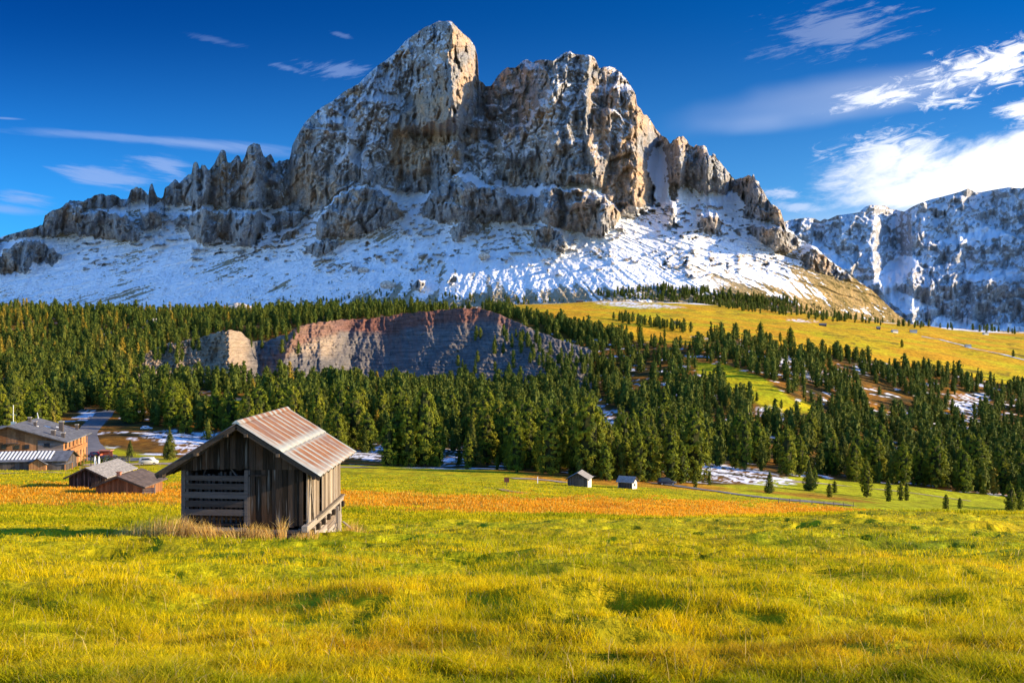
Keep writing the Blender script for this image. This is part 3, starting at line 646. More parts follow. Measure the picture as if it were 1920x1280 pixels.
sn2 = .5*fbm((RX2+.9*RY2)/40, (RY2-.5*RX2)/14, 321, 4, .6)+.5*fbm(RX2/10, RY2/6, 322, 4)+1.3*(N2[..., 2]-.33)+.22*sstep(520, 380, RY2)-.12*sstep(520, 560, RY2)
sn2 = np.maximum(.85*sstep(-.15, .6, sn2+.05), s2m*.9)
me2 = relief('far_mountain', np.arange(1365, 2610, 1.7), sk2, 676.0, 190, D2, dict(snow=sn2, rock=rock2-s2m*.8, ochre=.3*rock2, veg=0*rock2), ox=xa, oy=ya2)
mrock2 = rock_material('distant_limestone', .5, ((.36, .36, .37), (.48, .47, .455)), ((.52, .45, .38), (.42, .40, .375)))
mo2 = link('far_mountain', me2, mrock2); tag(mo2, kind='structure')
def surf_mtn(px, py):
    dd = bilin(D, np.atleast_1d(px-X0).astype(float), np.atleast_1d(py-Y0R).astype(float))[0]
    return ((px-960)/F*dd, dd, (HZ-py)/F*dd)
# ---------------------------------------------------------------- the badlands scar below the walls
rng = np.random.default_rng(12)
BT = [(230,705),(262,690),(272,665),(285,655),(310,645),(340,640),(375,632),(395,626),(420,620),(440,619),(452,622),(460,632),(472,640),(500,638),(540,626),(560,612),(590,604),(630,601),(660,598),(700,597),(740,590),(780,584),(850,579),(900,578),(930,585),(960,600),(1000,618),(1060,640),(1120,660)]
def bt(px): return np.interp(px, [p_[0] for p_ in BT], [p_[1] for p_ in BT])+4.5*fbm(px/13., px*0+3.3, 399, 4, .6)
bx0, by0 = 200, 560
BX, BY = np.meshgrid(np.arange(bx0, 1161.0), np.arange(by0, 801.0))
Dbase = np.interp(BX, [200, 270, 350, 430, 460, 485, 545, 600, 655, 700, 745, 800, 870, 960, 1040, 1160], [600, 604, 610, 616, 640, 662, 650, 664, 712, 716, 702, 686, 668, 650, 640, 650])
hgt = 770-BY
DB = Dbase + hgt*1.02*np.interp(BX, [200, 430, 480, 620, 760, 1160], [.40, .38, .8, .9, 1.0, 1.0])
for pts, wl, wr, hh in [([(430,618),(440,680)], 40, 24, 14), ([(560,608),(545,650),(520,700)], 26, 26, 10), ([(800,640),(770,680),(740,715)], 34, 30, 16), ([(870,600),(850,640),(800,700)], 46, 30, 18), ([(935,590),(930,640),(900,690)], 36, 30, 14), ([(985,615),(1000,660),(980,710)], 30, 30, 12), ([(700,610),(715,690)], 50, 16, 10)]:
    xs_ = np.interp(BY, [p_[1] for p_ in pts], [p_[0] for p_ in pts])+2.5*gnoise(BY/12, BY*0+pts[0][0], 401); dxx = BX-xs_
    DB -= (1.2 if pts[0][0] < 700 else .55)*hh*np.clip(np.where(dxx < 0, 1+dxx/wl, 1-dxx/wr), 0, 1)
bb = (BY+.10*np.abs(BX-720)-.0004*(BX-720)**2)
DB -= (6.5-3.0*sstep(640, 720, BX))*fbm((BX+.25*(BY-600))/24, BY/80, 403, 3, .55, True)+3.6*fbm((BX-.3*(BY-600))/9, BY/26, 408, 3, .55, True)+2.8*fbm(BX/4.5, BY/8, 404, 3, .6, True)+1.3*fbm(BX/30, bb/3.2, 405, 2, .5, True)
litcl = sstep(480, 450, BX)+sstep(500, 545, BX)*sstep(650, 610, BX)*sstep(680, 650, BY)  # parts of the cliff that are to look lit
DB -= litcl*3.0*fbm(BX/3.2, BY/5, 406, 3, .6, True)
redm = sstep(24, 8, BY-bt(BX)+.20*(BX-640)*(BX < 640)+4*gnoise(BX/20, BY/9, 411)-6)*sstep(500, 560, BX)*sstep(1010, 940, BX)+.8*sstep(30, 10, np.abs(BX-735))*sstep(700, 600, BY)
redm = np.clip(.75*redm+.8*sstep(44, 16, BY-bt(BX)+8*gnoise(BX/25, BY/12, 412))*sstep(640, 720, BX)*sstep(930, 860, BX), 0, 1)
bedf = fbm(BX/90, bb/2.4, 415, 3, .7)+.6*fbm(BX/25, bb/5.5, 416, 2)
tBY = np.linspace(0, 1, 150)[:, None]; pxb = np.arange(235, 1110, 1.8)
top_ = bt(pxb)[None, :]; smt = np.convolve(np.pad(bt(pxb), 20, mode='edge'), np.ones(41)/41, 'valid')[None, :]
wt = sstep(.5, 1, tBY); pyb = 775*(1-tBY)+(smt*(1-wt)+top_*wt)*tBY; PXB = np.broadcast_to(pxb[None, :], pyb.shape)
smp = lambda A: bilin(A, (PXB-bx0).ravel(), (pyb-by0).ravel()).reshape(pyb.shape)
VB = P3(PXB, pyb, smp(DB)); tp = VB[-1].copy(); rows_ = [VB]
for bk, dz in ((6, .5), (25, 2), (60, 8), (140, 40)):
    r2 = tp.copy(); r2[:, 0] *= 1+bk/tp[:, 1]; r2[:, 1] += bk; r2[:, 2] -= dz; rows_.append(r2[None])
VB = np.concatenate(rows_, 0); ext = lambda A: np.concatenate([A]+[A[-1:]]*4, 0)
me = np_mesh('badlands_scar', VB.reshape(-1, 3), grid_faces(*VB.shape[:2]))
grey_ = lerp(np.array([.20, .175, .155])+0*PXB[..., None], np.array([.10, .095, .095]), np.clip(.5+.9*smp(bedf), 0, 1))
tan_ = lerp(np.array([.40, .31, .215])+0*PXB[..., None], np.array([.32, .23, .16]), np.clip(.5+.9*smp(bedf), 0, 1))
CB = lerp(grey_, tan_, np.clip(smp(litcl)+.35*smp(fbm(BX/40, BY/25, 417, 3)), 0, 1)); CB = lerp(CB, np.array([.19, .085, .060])*(1+0*CB)*(.75+.5*np.clip(.5+smp(bedf), 0, 1))[..., None], np.clip(smp(redm), 0, 1))  # sunlight painted in: lit cliffs paler tan, the shaded rest darker grey
vcol(me, 'col', np.clip(ext(CB), 0, 1).reshape(-1, 3))
mb, t, b = new_mat('layered_marl', .95, .08); p = t.pos()
nf = t.noise(p, .9, 6, .7); nst = t.noise(t.mapping(p, (.05, .05, 1.1)), 1.0, 4, .65)
kk = t.mul(t.rng(nf, .3, .7, .72, 1.25), t.rng(nst, .35, .65, .78, 1.2))
t.set(b.inputs['Base Color'], t.mix(1.0, t.attr('col', 'Color'), t.comb(kk, kk, kk), 'MULTIPLY')); t.set(b.inputs['Normal'], t.bump(t.add(nf, nst), 1., 1.2))
tag(link('badlands_scar', me, mb), kind='structure')
def scar_top(px): # the rim of the scar in space
    k = int(np.clip(round((px-235)/1.8), 0, len(pxb)-1)); return VB[149, k]

# ---------------------------------------------------------------- trees
def clump_cloud(pts, rad, n, size, up_=.35, seed=0):
    """leaf-size triangles gathered in ragged tufts round the given points, turned outward"""
    r_ = np.random.default_rng(seed); m = len(pts)
    c_ = np.repeat(pts, n, 0); rr = np.repeat(rad, n)
    dv = r_.normal(size=(m*n, 3)); dv /= np.linalg.norm(dv, axis=1, keepdims=True)
    pos = c_+dv*(rr*r_.uniform(.35, 1.05, m*n)**.6)[:, None]*np.array([1, 1, .8])
    out_ = c_.copy(); out_[:, 2] = 0; out_ /= np.linalg.norm(out_, axis=1, keepdims=True)+.3
    nrm = dv*.8+out_*1.1+np.array([0, 0, .15])+r_.normal(size=(m*n, 3))*.38
    nrm /= np.linalg.norm(nrm, axis=1, keepdims=True)
    ax = np.array([0, 0, up_*2])+out_*.25+r_.normal(size=(m*n, 3))*.6; ax -= nrm*(ax*nrm).sum(1, keepdims=True)
    ax /= np.linalg.norm(ax, axis=1, keepdims=True); sd = np.cross(ax, nrm)
    L = size*r_.uniform(.7, 1.5, m*n)[:, None]; W = L*r_.uniform(.28, .5, m*n)[:, None]
    V = np.stack([pos-sd*W, pos+sd*W, pos+ax*L*1.3], 1).reshape(-1, 3)
    return V, np.arange(len(V)).reshape(-1, 3)
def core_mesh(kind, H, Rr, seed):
    '''closed inner body added to block light, so that the crown shades itself'''
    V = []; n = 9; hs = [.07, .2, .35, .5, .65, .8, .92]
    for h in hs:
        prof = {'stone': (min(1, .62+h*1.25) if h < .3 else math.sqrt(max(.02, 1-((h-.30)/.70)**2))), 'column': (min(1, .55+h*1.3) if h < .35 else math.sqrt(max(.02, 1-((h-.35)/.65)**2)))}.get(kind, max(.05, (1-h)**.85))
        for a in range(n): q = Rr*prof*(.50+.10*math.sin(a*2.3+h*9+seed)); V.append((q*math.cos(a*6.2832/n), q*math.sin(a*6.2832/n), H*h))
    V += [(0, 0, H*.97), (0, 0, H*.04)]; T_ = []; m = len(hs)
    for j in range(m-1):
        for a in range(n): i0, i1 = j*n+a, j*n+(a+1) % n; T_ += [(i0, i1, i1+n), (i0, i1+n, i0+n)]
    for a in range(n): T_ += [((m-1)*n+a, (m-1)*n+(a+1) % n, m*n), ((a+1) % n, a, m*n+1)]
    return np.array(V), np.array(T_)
def crown_pts(kind, H, Rr, n, seed):
    r_ = np.random.default_rng(seed); out_ = []
    while len(out_) < n:
        h = r_.uniform(.02, 1.0)
        if kind == 'stone':   prof = max(0, 1-((h-.30)/.70)**2)**.62 if h > .30 else min(1, .70+h*1.0)
        elif kind == 'column': prof = (min(1, .55+h*1.3) if h < .35 else max(0, 1-((h-.35)/.65)**2)**.6)
        elif kind == 'larch': prof = max(.04, (1-h)**.75)*min(1, .3+h*5)
        else:                 prof = max(.05, (1-h)**.85)*min(1, .4+h*4)
        if r_.uniform() > max(prof, .15)**.8: continue
        a = r_.uniform(0, 2*math.pi); rr = Rr*prof*r_.uniform(.35, 1)**.22
        lob = 1+.17*math.sin(3*a+h*5+seed)+.13*math.sin(4*a-h*7+seed*2)+.10*math.sin(h*26+a)
        out_.append((rr*lob*math.cos(a), rr*lob*math.sin(a), H*(.03+.95*h)))
    return np.array(out_)
def crown_mesh(name, kind, H, Rr, nc, nt, size, seed):
    P_ = crown_pts(kind, H, Rr, nc, seed); r_ = np.random.default_rng(seed+5)
    rad = Rr*r_.uniform(.17, .30, nc)*(1-.45*P_[:, 2]/H)
    V, Fc = clump_cloud(P_, rad, nt, size, .45 if kind != 'larch' else .1, seed+1)
    V[:, 2] = np.maximum(V[:, 2], .3)
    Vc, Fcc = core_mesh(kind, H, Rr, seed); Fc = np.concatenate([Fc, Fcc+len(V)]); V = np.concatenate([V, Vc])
    # small leading shoot
    k = 26; zz = H*r_.uniform(.95, 1.05, k); pp = np.stack([r_.normal(size=k)*.12*Rr*.5, r_.normal(size=k)*.06*Rr, zz], 1)
    V2, F2 = clump_cloud(pp, np.full(k, .12), 2, size*.8, 1.5, seed+3)
    V = np.concatenate([V, V2]); Fc = np.concatenate([Fc, F2+len(V)-len(V2)])
    return V, Fc
def trunk_mesh(H, r0, seed, limbs=10, bare=.5):
    """tapered bole with short dead limbs"""
    r_ = random.Random(seed); bm = bmesh.new(); ring = None; n = 8; cx = cy = 0
    for k in range(7):
        f_ = k/6; z = -.6+f_*(H*.93+.6); rr = r0*(1-f_)**.8+.03
        if k: cx += r_.uniform(-.08, .08); cy += r_.uniform(-.08, .08)
        if k == 0: rr *= 1.35
        cur = [bm.verts.new((cx+rr*math.cos(a*2*math.pi/n), cy+rr*math.sin(a*2*math.pi/n), z)) for a in range(n)]
        if ring:
            for a in range(n): bm.faces.new((ring[a], ring[(a+1) % n], cur[(a+1) % n], cur[a]))
        ring = cur
    for k in range(limbs):
        z = H*r_.uniform(.12, .85); a = r_.uniform(0, 6.283); L = H*.17*(1-z/H*.7); rr = .05
        A = Vector((0, 0, z)); B = A+Vector((math.cos(a)*L, math.sin(a)*L, L*.25)); s_ = Vector((-math.sin(a), math.cos(a), 0))*rr; u_ = Vector((0, 0, rr))
        q = [bm.verts.new(A+s_), bm.verts.new(A+u_), bm.verts.new(A-s_), bm.verts.new(A-u_)]; e = bm.verts.new(B)
        for i in range(4): bm.faces.new((q[i], q[(i+1) % 4], e))
    me = bpy.data.meshes.new('trunk'); bm.to_mesh(me); bm.free(); me.materials.append(mbark); return me
import bmesh
from mathutils import Vector, Matrix
mbark, t, b = new_mat('bark', .95, .1); p = t.obj()
t.set(b.inputs['Base Color'], t.mix(t.noise(t.mapping(p, (6, 6, 1.2)), 1.5, 4), (.045, .030, .020), (.16, .11, .075)))
def foliage_mat(name, dark, light, dark2, attr=False):
    m, t, b = new_mat(name, .75, .12)
    if attr: rnd = t.attr('tint')
    else: rnd = m.node_tree.nodes.new('ShaderNodeObjectInfo').outputs['Random']
    n = t.noise(t.obj(), .55, 3, .6)
    c1 = t.mix(rnd, dark, dark2); lt = t.mix(rnd, light, tuple(q*w_ for q, w_ in zip(light, (1.45, 1.12, 1.2)))); cc = t.mix(t.rng(n, .35, .68), c1, lt)
    if attr:
        cc = t.mix(t.attr('larch'), cc, t.mix(rnd, (.33, .21, .018), (.22, .19, .03)))
    t.set(b.inputs['Base Color'], cc)
    tr = m.node_tree.nodes.new('ShaderNodeBsdfTranslucent'); t.set(tr.inputs[0], t.mix(.5, cc, light))
    mx = m.node_tree.nodes.new('ShaderNodeMixShader'); mx.inputs[0].default_value = .22
    o_ = m.node_tree.nodes['Material Output']; t.l.new(b.outputs[0], mx.inputs[1]); t.l.new(tr.outputs[0], mx.inputs[2]); t.l.new(mx.outputs[0], o_.inputs[0])
    return m
m_stone = foliage_mat('stone_pine_needles', (.036, .064, .008), (.20, .235, .012), (.080, .105, .010))
m_spruce = foliage_mat('spruce_needles', (.045, .065, .012), (.15, .165, .02), (.060, .085, .012))
m_core = foliage_mat('crown_core_shade', (.022, .030, .008), (.045, .055, .010), (.030, .035, .010))  # dark core colour, put in as the shade within the crown
m_larch = foliage_mat('autumn_larch_needles', (.20, .14, .015), (.42, .27, .03), (.30, .17, .02))
m_rust = foliage_mat('rusty_autumn_leaves', (.18, .07, .012), (.38, .17, .03), (.22, .09, .015))
m_far = foliage_mat('far_forest_needles', (.030, .052, .009), (.100, .132, .012), (.055, .074, .011), True)
PROT = {}
def proto(key, kind, H, Rr, nc, nt, size, mat, seed, r0=.28):
    V, Fc = crown_mesh(key, kind, H, Rr, nc, nt, size, seed)
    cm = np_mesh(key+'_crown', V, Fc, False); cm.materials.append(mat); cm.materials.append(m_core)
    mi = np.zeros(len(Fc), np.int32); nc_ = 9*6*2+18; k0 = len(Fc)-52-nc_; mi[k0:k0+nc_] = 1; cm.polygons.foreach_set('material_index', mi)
    PROT[key] = (cm, trunk_mesh(H, r0, seed), H)
for i in range(4): proto('stone%d' % i, 'stone', 13, 2.35+.35*(i % 2), 250, 26, .25, m_stone, 50+i)
for i in range(3): proto('column%d' % i, 'column', 14, 1.95+.2*i, 240, 26, .25, m_stone, 70+i)
for i in range(2): proto('spruce%d' % i, 'spruce', 12, 2.9, 230, 24, .24, m_spruce, 80+i)
proto('larch0', 'larch', 13, 2.4, 170, 18, .24, m_larch, 90); proto('rust0', 'stone', 7, 2.6, 60, 26, .26, m_rust, 95, .15)
made = {}
def tree(key, pos, scale, rot, name, label, cat='tree', group=None, wid=1.0):
    cm, tm, H = PROT[key]
    root = bpy.data.objects.new(name, None); COL.objects.link(root); root.location = pos
    root.rotation_euler = (0, 0, rot); root.scale = (scale*wid, scale*wid, scale); root.empty_display_size = 1
    for nm, m_ in (('crown', cm), ('trunk', tm)):
        c_ = bpy.data.objects.new(nm, m_); COL.objects.link(c_); c_.parent = root
    tag(root, label, cat, group); return root

# where trees may stand, tested by azimuth column and by the row their foot shows at
def occ(px, Y):
    z = ground(px, Y); return HZ - z/Y*F
def allowed(px, Y, py):
    r_ = np.ones(px.shape, bool)
    r_ &= Y > forest_front(px)
    for q in (POLY_MEADOW2, POLY_CLEAR, [(120,792),(175,765),(215,775),(235,800),(330,812),(420,830),(640,862),(640,880),(-100,900),(-100,845),(60,830),(120,830)],
              [(1118,770),(1165,768),(1180,850),(1125,850)], [(1185,700),(1215,700),(1225,740),(1190,740)],
              [(1600,742),(1700,745),(1715,775),(1640,795)], [(1800,735),(1850,738),(1855,760),(1810,790),(1782,765)],
              [(235,705),(285,660),(340,646),(420,626),(452,628),(468,645),(500,642),(560,616),(640,604),(740,594),(900,580),(960,602),(985,728),(620,728),(470,726),(262,722)],
              [(1440,748),(1500,768),(1480,800),(1400,790),(1410,762)], [(1235,860),(1500,895),(1490,915),(1230,890)], [(640,852),(900,846),(900,872),(640,872)]):
        r_ &= ~inpoly(q, px, py)
    ue = upper_edge(px)
    r_ &= ~((px > 900) & (py < ue+2) & (Y > 700))
    r_ &= ~((px < 920) & (px > 250) & (Y > 820) & (py < np.interp(px, [250, 560, 640, 740, 920], [560, 575, 585, 578, 572])))
    return r_
dens_n = lambda px, Y: fbm((px-960)/F*Y/38, Y/34, 501, 3)
cand = []
# jittered grid in plan, closer spacing = denser wood
Yv = 235.0
while Yv < 1180:
    sp = 6.4 if Yv < 450 else (6.6 if Yv < 700 else 7.2)
    xs_ = np.arange(-1.02*Yv*.56, .58*Yv, sp)
    xs_ = xs_+rng.uniform(-.48*sp, .48*sp, len(xs_)); ys_ = Yv+rng.uniform(-.48*sp, .48*sp, len(xs_))
    cand.append(np.stack([xs_, ys_], 1)); Yv += sp
cand = np.concatenate(cand); cpx = cand[:, 0]/cand[:, 1]*F+960; cY = cand[:, 1]; cpy = occ(cpx, cY)
ok = allowed(cpx, cY, cpy)
dn = dens_n(cpx, cY); prob = np.clip(.60+2.3*dn, .05, .95)
prob *= np.interp(cpx, [-200, 150, 250, 500, 620, 700], [.8, .75, .6, .62, .9, 1.0])*(cY < 460)+(cY >= 460)*1.0
prob = np.where((cpx < 900) & (cY > 600), .75+.8*dn, prob)
ok &= rng.uniform(size=len(cY)) < prob
T = list(zip(cpx[ok], cY[ok]))
# hand placed groups: edge trees and singles seen in the picture: (foot column, foot row, height in rows, kind)
HAND = [(150,873,50,'spruce0','dark green cone shaped tree beside the wooden lodge'), (244,858,34,'spruce1','small cone shaped spruce beside the gravel lot'),
 (318,862,60,'spruce0','pale yellow green spruce left of the barn roof'),
 (755,872,62,'column1','slim pine at the meadow edge right of the barn roof'), (878,878,68,'column0','tall narrow pine standing forward at the meadow edge'), (932,880,28,'column2','small slender pine alone at the meadow edge'),
 (1205,878,50,'column1','pointed pine between the small huts and the wood'), (1304,914,34,'column0','small rounded pine just above the paved road'),
 (1443,925,44,'spruce1','thin ragged spruce right beside the paved road'), (1517,920,56,'spruce0','broad pine at the road side wood edge'), (1527,915,40,'column2','slim pine beside a broad pine at the wood edge'),
 (1555,932,28,'stone0','squat round pine on the green strip'), (1565,924,24,'stone1','squat round pine behind its twin on the green strip'),
 (1625,932,72,'column1','tall dense column shaped pine alone on the green strip'), (1666,940,44,'column0','ragged dark pine right of the tall column pine'),
 (1689,938,36,'column2','thin pine of a close pair on the green strip'), (1700,938,34,'column1','rounder pine of a close pair on the green strip'),
 (1774,954,30,'stone0','low dark pine left of its twin on the low meadow crest'), (1800,953,22,'stone1','lowest dark bush pine on the meadow crest'),
 (1894,958,56,'stone2','broad dark pine at the right edge by the meadow crest'), (1912,956,44,'stone3','dark pine at the far right edge of the meadow'),
 (1691,651,16,'stone0','lone round pine on the golden alp'), (1900,669,14,'stone1','lone small pine at the right end of the golden alp'),
 (1426,643,40,'stone2','big round crowned pine on the upper wood edge'), (1437,650,26,'stone1','round pine right below the biggest upper edge pine'), (1482,655,40,'stone3','wide dark pine standing out from the upper wood edge'),
 (1380,630,26,'stone1','round pine alone on the lower edge of the alp'), (1463,640,18,'stone0','small round pine between two bigger ones at the alp edge'),
 (1200,632,30,'stone2','round pine breaking the edge of the golden slope'), (1175,626,18,'column0','narrow pine left of the golden slope'), (1246,640,18,'column1','narrow pine on the golden slope below the track'),
 (1327,633,14,'stone0','small pine beside the snowy track on the alp'), (1343,634,12,'stone1','smallest pine beside the snowy track on the alp'),
 (1419,752,18,'stone0','small round pine on the bright clearing'), (1390,740,12,'column0','tiny narrow pine on the bright clearing'), (1452,764,16,'stone1','left pine of the pair beside the snow patch on the clearing'), (1465,766,18,'column2','right pine of the pair beside the snow patch on the clearing'),
 (1642,715,20,'stone2','round pine at the upper right edge of the wood'), (1576,668,22,'stone3','dark pine cluster tip on the alp edge'), (1840,712,18,'stone0','round pine at the wood edge below the golden alp')]
hand = []
for (hx, hy, hh, key, lab) in HAND:
    lo = 900 if hy < 700 and hx > 1150 and hh < 45 and hy < 672 else (560 if hy < 800 else 170)
    Yh = find_Y(hx, hy, lo, 1500)
    hand.append((hx, Yh, hh*Yh/F/PROT[key][2], key, lab))
for hx, Yh, s_, key, lab in hand:
    kind_ = 'spruce_tree' if 'spruce' in key else 'pine_tree'
    tree(key, gpt(hx, Yh, -.2), s_, (hx*7.3) % 6.28, kind_, lab, 'tree')
# golden larches and rusty bushes seen one by one
LAR = [(97,636,22),(70,655,12),(12,640,20),(40,575,14),(185,835,24),(232,838,26),(1105,790,24),(1135,800,22),(1085,760,18),(570,575,12),(640,580,12),(60,600,14),(20,590,16),(96,640,12)]
for k, (lx, ly, lh) in enumerate(LAR[:0]): pass
# forest: the 250 that show largest are single trees, the rest is one wood
T = [q for q in T if all(abs(q[0]-h_[0])/F*q[1] > 4 or abs(q[1]-h_[1]) > 6 for h_ in hand)]
Ta = np.array(T); hts = np.array([rng.normal(12.6, 3.6) for _ in T]).clip(4.0, 20)*(1+.35*fbm(Ta[:, 0]/60, Ta[:, 1]/40, 555, 2)); hts *= np.interp(Ta[:, 1], [250, 350, 500, 900, 1200], [1.12, 1.08, .98, .86, .8])
hts *= np.where((Ta[:, 0] > 1500) & (Ta[:, 1] < 360), .75, 1.0)
szpx = hts/Ta[:, 1]*F
inview = (Ta[:, 0] > -10) & (Ta[:, 0] < 1930)
order = np.argsort(np.where(inview, -szpx, 1e9)); NEAR = 258; near = set(order[:NEAR].tolist())
stuffV = []; 
def zone(px, Y):
    if px < 330: return 'left', 'stone pine in the wood behind the wooden lodge and its parking lot'
    if px < 680: return 'midleft', 'stone pine in the wood rising behind the rusty roofed barn'
    if px < 1000: return 'mid', 'tall stone pine in the dense wood between barn and small huts'
    if px < 1330: return 'midright', 'stone pine in the wood just behind the two small huts'
    return 'right', 'stone pine in the dark wood right of the small huts'
GRP = {'left': 'pines behind the lodge', 'midleft': 'pines behind the barn', 'mid': 'pines of the middle wood', 'midright': 'pines behind the small huts', 'right': 'pines of the right hand wood'}
def low_tree(kind, seed, n=84, nt=5, size=.60):
    H = 1.0; P_ = crown_pts(kind, 12, 2.5 if kind == 'stone' else 2.1, n, seed); r_ = np.random.default_rng(seed)
    V, Fc = clump_cloud(P_, 2.4*r_.uniform(.2, .36, n)*(1-.4*P_[:, 2]/12), nt, size, .4, seed+1)
    Vc, Fcc = core_mesh(kind, 12, 2.5 if kind == 'stone' else 2.1, seed)
    return np.concatenate([V, Vc[Fcc].reshape(-1, 3)])/12.0
LOW = [low_tree('stone', 600+i) for i in range(5)]+[low_tree('column', 610+i) for i in range(3)]+[low_tree('spruce', 615+i) for i in range(2)]
LLAR = low_tree('larch', 620)
allV = []; allT = []; allL = []
def add_low(px, Y, h, larch=0., z=None, wid=1.0, P0=None):
    Vt = LLAR if larch > .5 else LOW[rng.integers(len(LOW))]
    a = rng.uniform(0, 6.28); ca, sa = math.cos(a), math.sin(a)
    W = Vt*h; W = np.stack([(W[:, 0]*ca-W[:, 1]*sa)*wid, (W[:, 0]*sa+W[:, 1]*ca)*wid, W[:, 2]], 1)
    p0 = np.array(P0 if P0 is not None else gpt(px, Y, -.3))
    allV.append((W+p0).astype(np.float32)); allT.append(np.full(len(W), rng.uniform(), np.float32)); allL.append(np.full(len(W), larch, np.float32))
keys = ['stone0','stone1','stone2','stone3','column0','column1','column2','stone0','stone1','column1','spruce0','stone2']
for i, (px_, Y_) in enumerate(T):
    if i in near:
        z_, lab = zone(px_, Y_); key = keys[rng.integers(len(keys))]
        if rng.uniform() < .025:
            tree('larch0', gpt(px_, Y_, -.2), hts[i]/13*.8, rng.uniform(0, 6), 'larch_tree', 'autumn yellow larch among the dark pines of the near wood', 'tree', 'yellow larches among the pines')
        else:
            tree(key, gpt(px_, Y_, -.2), hts[i]/PROT[key][2], rng.uniform(0, 6.28), 'pine_tree', lab, 'tree', GRP[z_], wid=rng.uniform(.85, 1.12))
    else:
        lp = .16 if (px_ < 330 and Y_ > 700) else (.05 if px_ < 500 else .012)
        lp *= 1+2*(px_ < 60)
        add_low(px_, Y_, hts[i], 1.0 if rng.uniform() < lp else 0.0, wid=rng.uniform(.85, 1.15))
# small trees on the rim of the scar, the scree foot and the back of the alp
def strew(poly, n, h0, h1, lar=.03, mtn=False):
    xs = [q[0] for q in poly]; ys = [q[1] for q in poly]; k = 0; tries = 0
    while k < n and tries < n*30:
        tries += 1; x = rng.uniform(min(xs), max(xs)); y = rng.uniform(min(ys), max(ys))
        if not inpoly(poly, np.array([x]), np.array([y]))[0]: continue
        if mtn: P0 = surf_mtn(x, y); add_low(x, P0[1], rng.uniform(h0, h1), 1.0 if rng.uniform() < lar else 0., P0=(P0[0], P0[1]-1, P0[2]-.5))
        else:
            Yh = find_Y(x, y, 830, 1700); add_low(x, Yh, rng.uniform(h0, h1), 1.0 if rng.uniform() < lar else 0.)
        k += 1
strew([(520,560),(640,556),(700,545),(780,560),(830,552),(1100,566),(1000,572),(740,578),(600,588)], 120, 5, 10, .12, True)
strew([(150,565),(420,560),(640,520),(800,500),(900,560),(600,575),(300,580)], 46, 3, 7, .15, True)
strew([(1115,553),(1240,540),(1330,546),(1430,560),(1490,575),(1540,590),(1500,586),(1380,580),(1250,566),(1130,560)], 300, 8, 14, .0, True)
strew([(1340,566),(1480,574),(1560,590),(1660,600),(1700,610),(1920,622),(1920,628),(1690,613),(1560,604),(1460,592),(1350,578)], 190, 8, 13, .0)
strew([(1370,558),(1500,568),(1650,590),(1640,598),(1500,580)], 60, 2, 6, .1, True)
strew([(1148,598),(1178,600),(1250,612),(1300,620),(1296,626),(1200,612),(1150,603)], 46, 8, 12, .0)
strew([(1350,556),(1450,560),(1500,568),(1490,575),(1420,570)], 60, 8, 13, .0, True)
strew([(560,592),(680,588),(740,580),(640,584),(570,586)], 60, 7, 11, .1)
strew([(900,574),(930,580),(1000,598),(1060,610),(1130,625),(1180,640),(1100,640),(1000,612),(930,592)], 150, 9, 13, .02)
# clusters on the shaded side of the scar
for (qa, qb, n_) in ((250, 385, 18), (470, 560, 8)):
    for k in range(n_):
        x = rng.uniform(qa, qb); y = bt(x)+rng.uniform(2, 60)*rng.uniform(.2, 1); dd = bilin(DB, np.array([x-bx0]), np.array([y-by0]))[0]
        Pp = P3(np.array([x]), np.array([y]), np.array([dd]))[0]; add_low(0, 0, rng.uniform(6, 11), .0, P0=(Pp[0], Pp[1]-1, Pp[2]-.5))
for k in range(150):
    x = rng.uniform(850, 1110); y = rng.uniform(bt(x)+20, 745)
    if rng.uniform() > sstep(840, 1000, x)*.8+.25*sstep(640, 720, y): continue
    dd = bilin(DB, np.array([x-bx0]), np.array([y-by0]))[0]; Pp = P3(np.array([x]), np.array([y]), np.array([dd]))[0]
    add_low(0, 0, rng.uniform(7, 12), P0=(Pp[0], Pp[1]-1, Pp[2]-.5))
V = np.concatenate(allV); me = np_mesh('far_wood', V, np.arange(len(V)).reshape(-1, 3), False)
vfac(me, 'tint', np.concatenate(allT)); vfac(me, 'larch', np.concatenate(allL))
fo = link('far_wood', me, m_far); tag(fo, 'dark evergreen wood with yellow larches covering the slopes below the mountain', 'forest', kind='stuff')
print('trees near', len(near), 'far', len(allV))
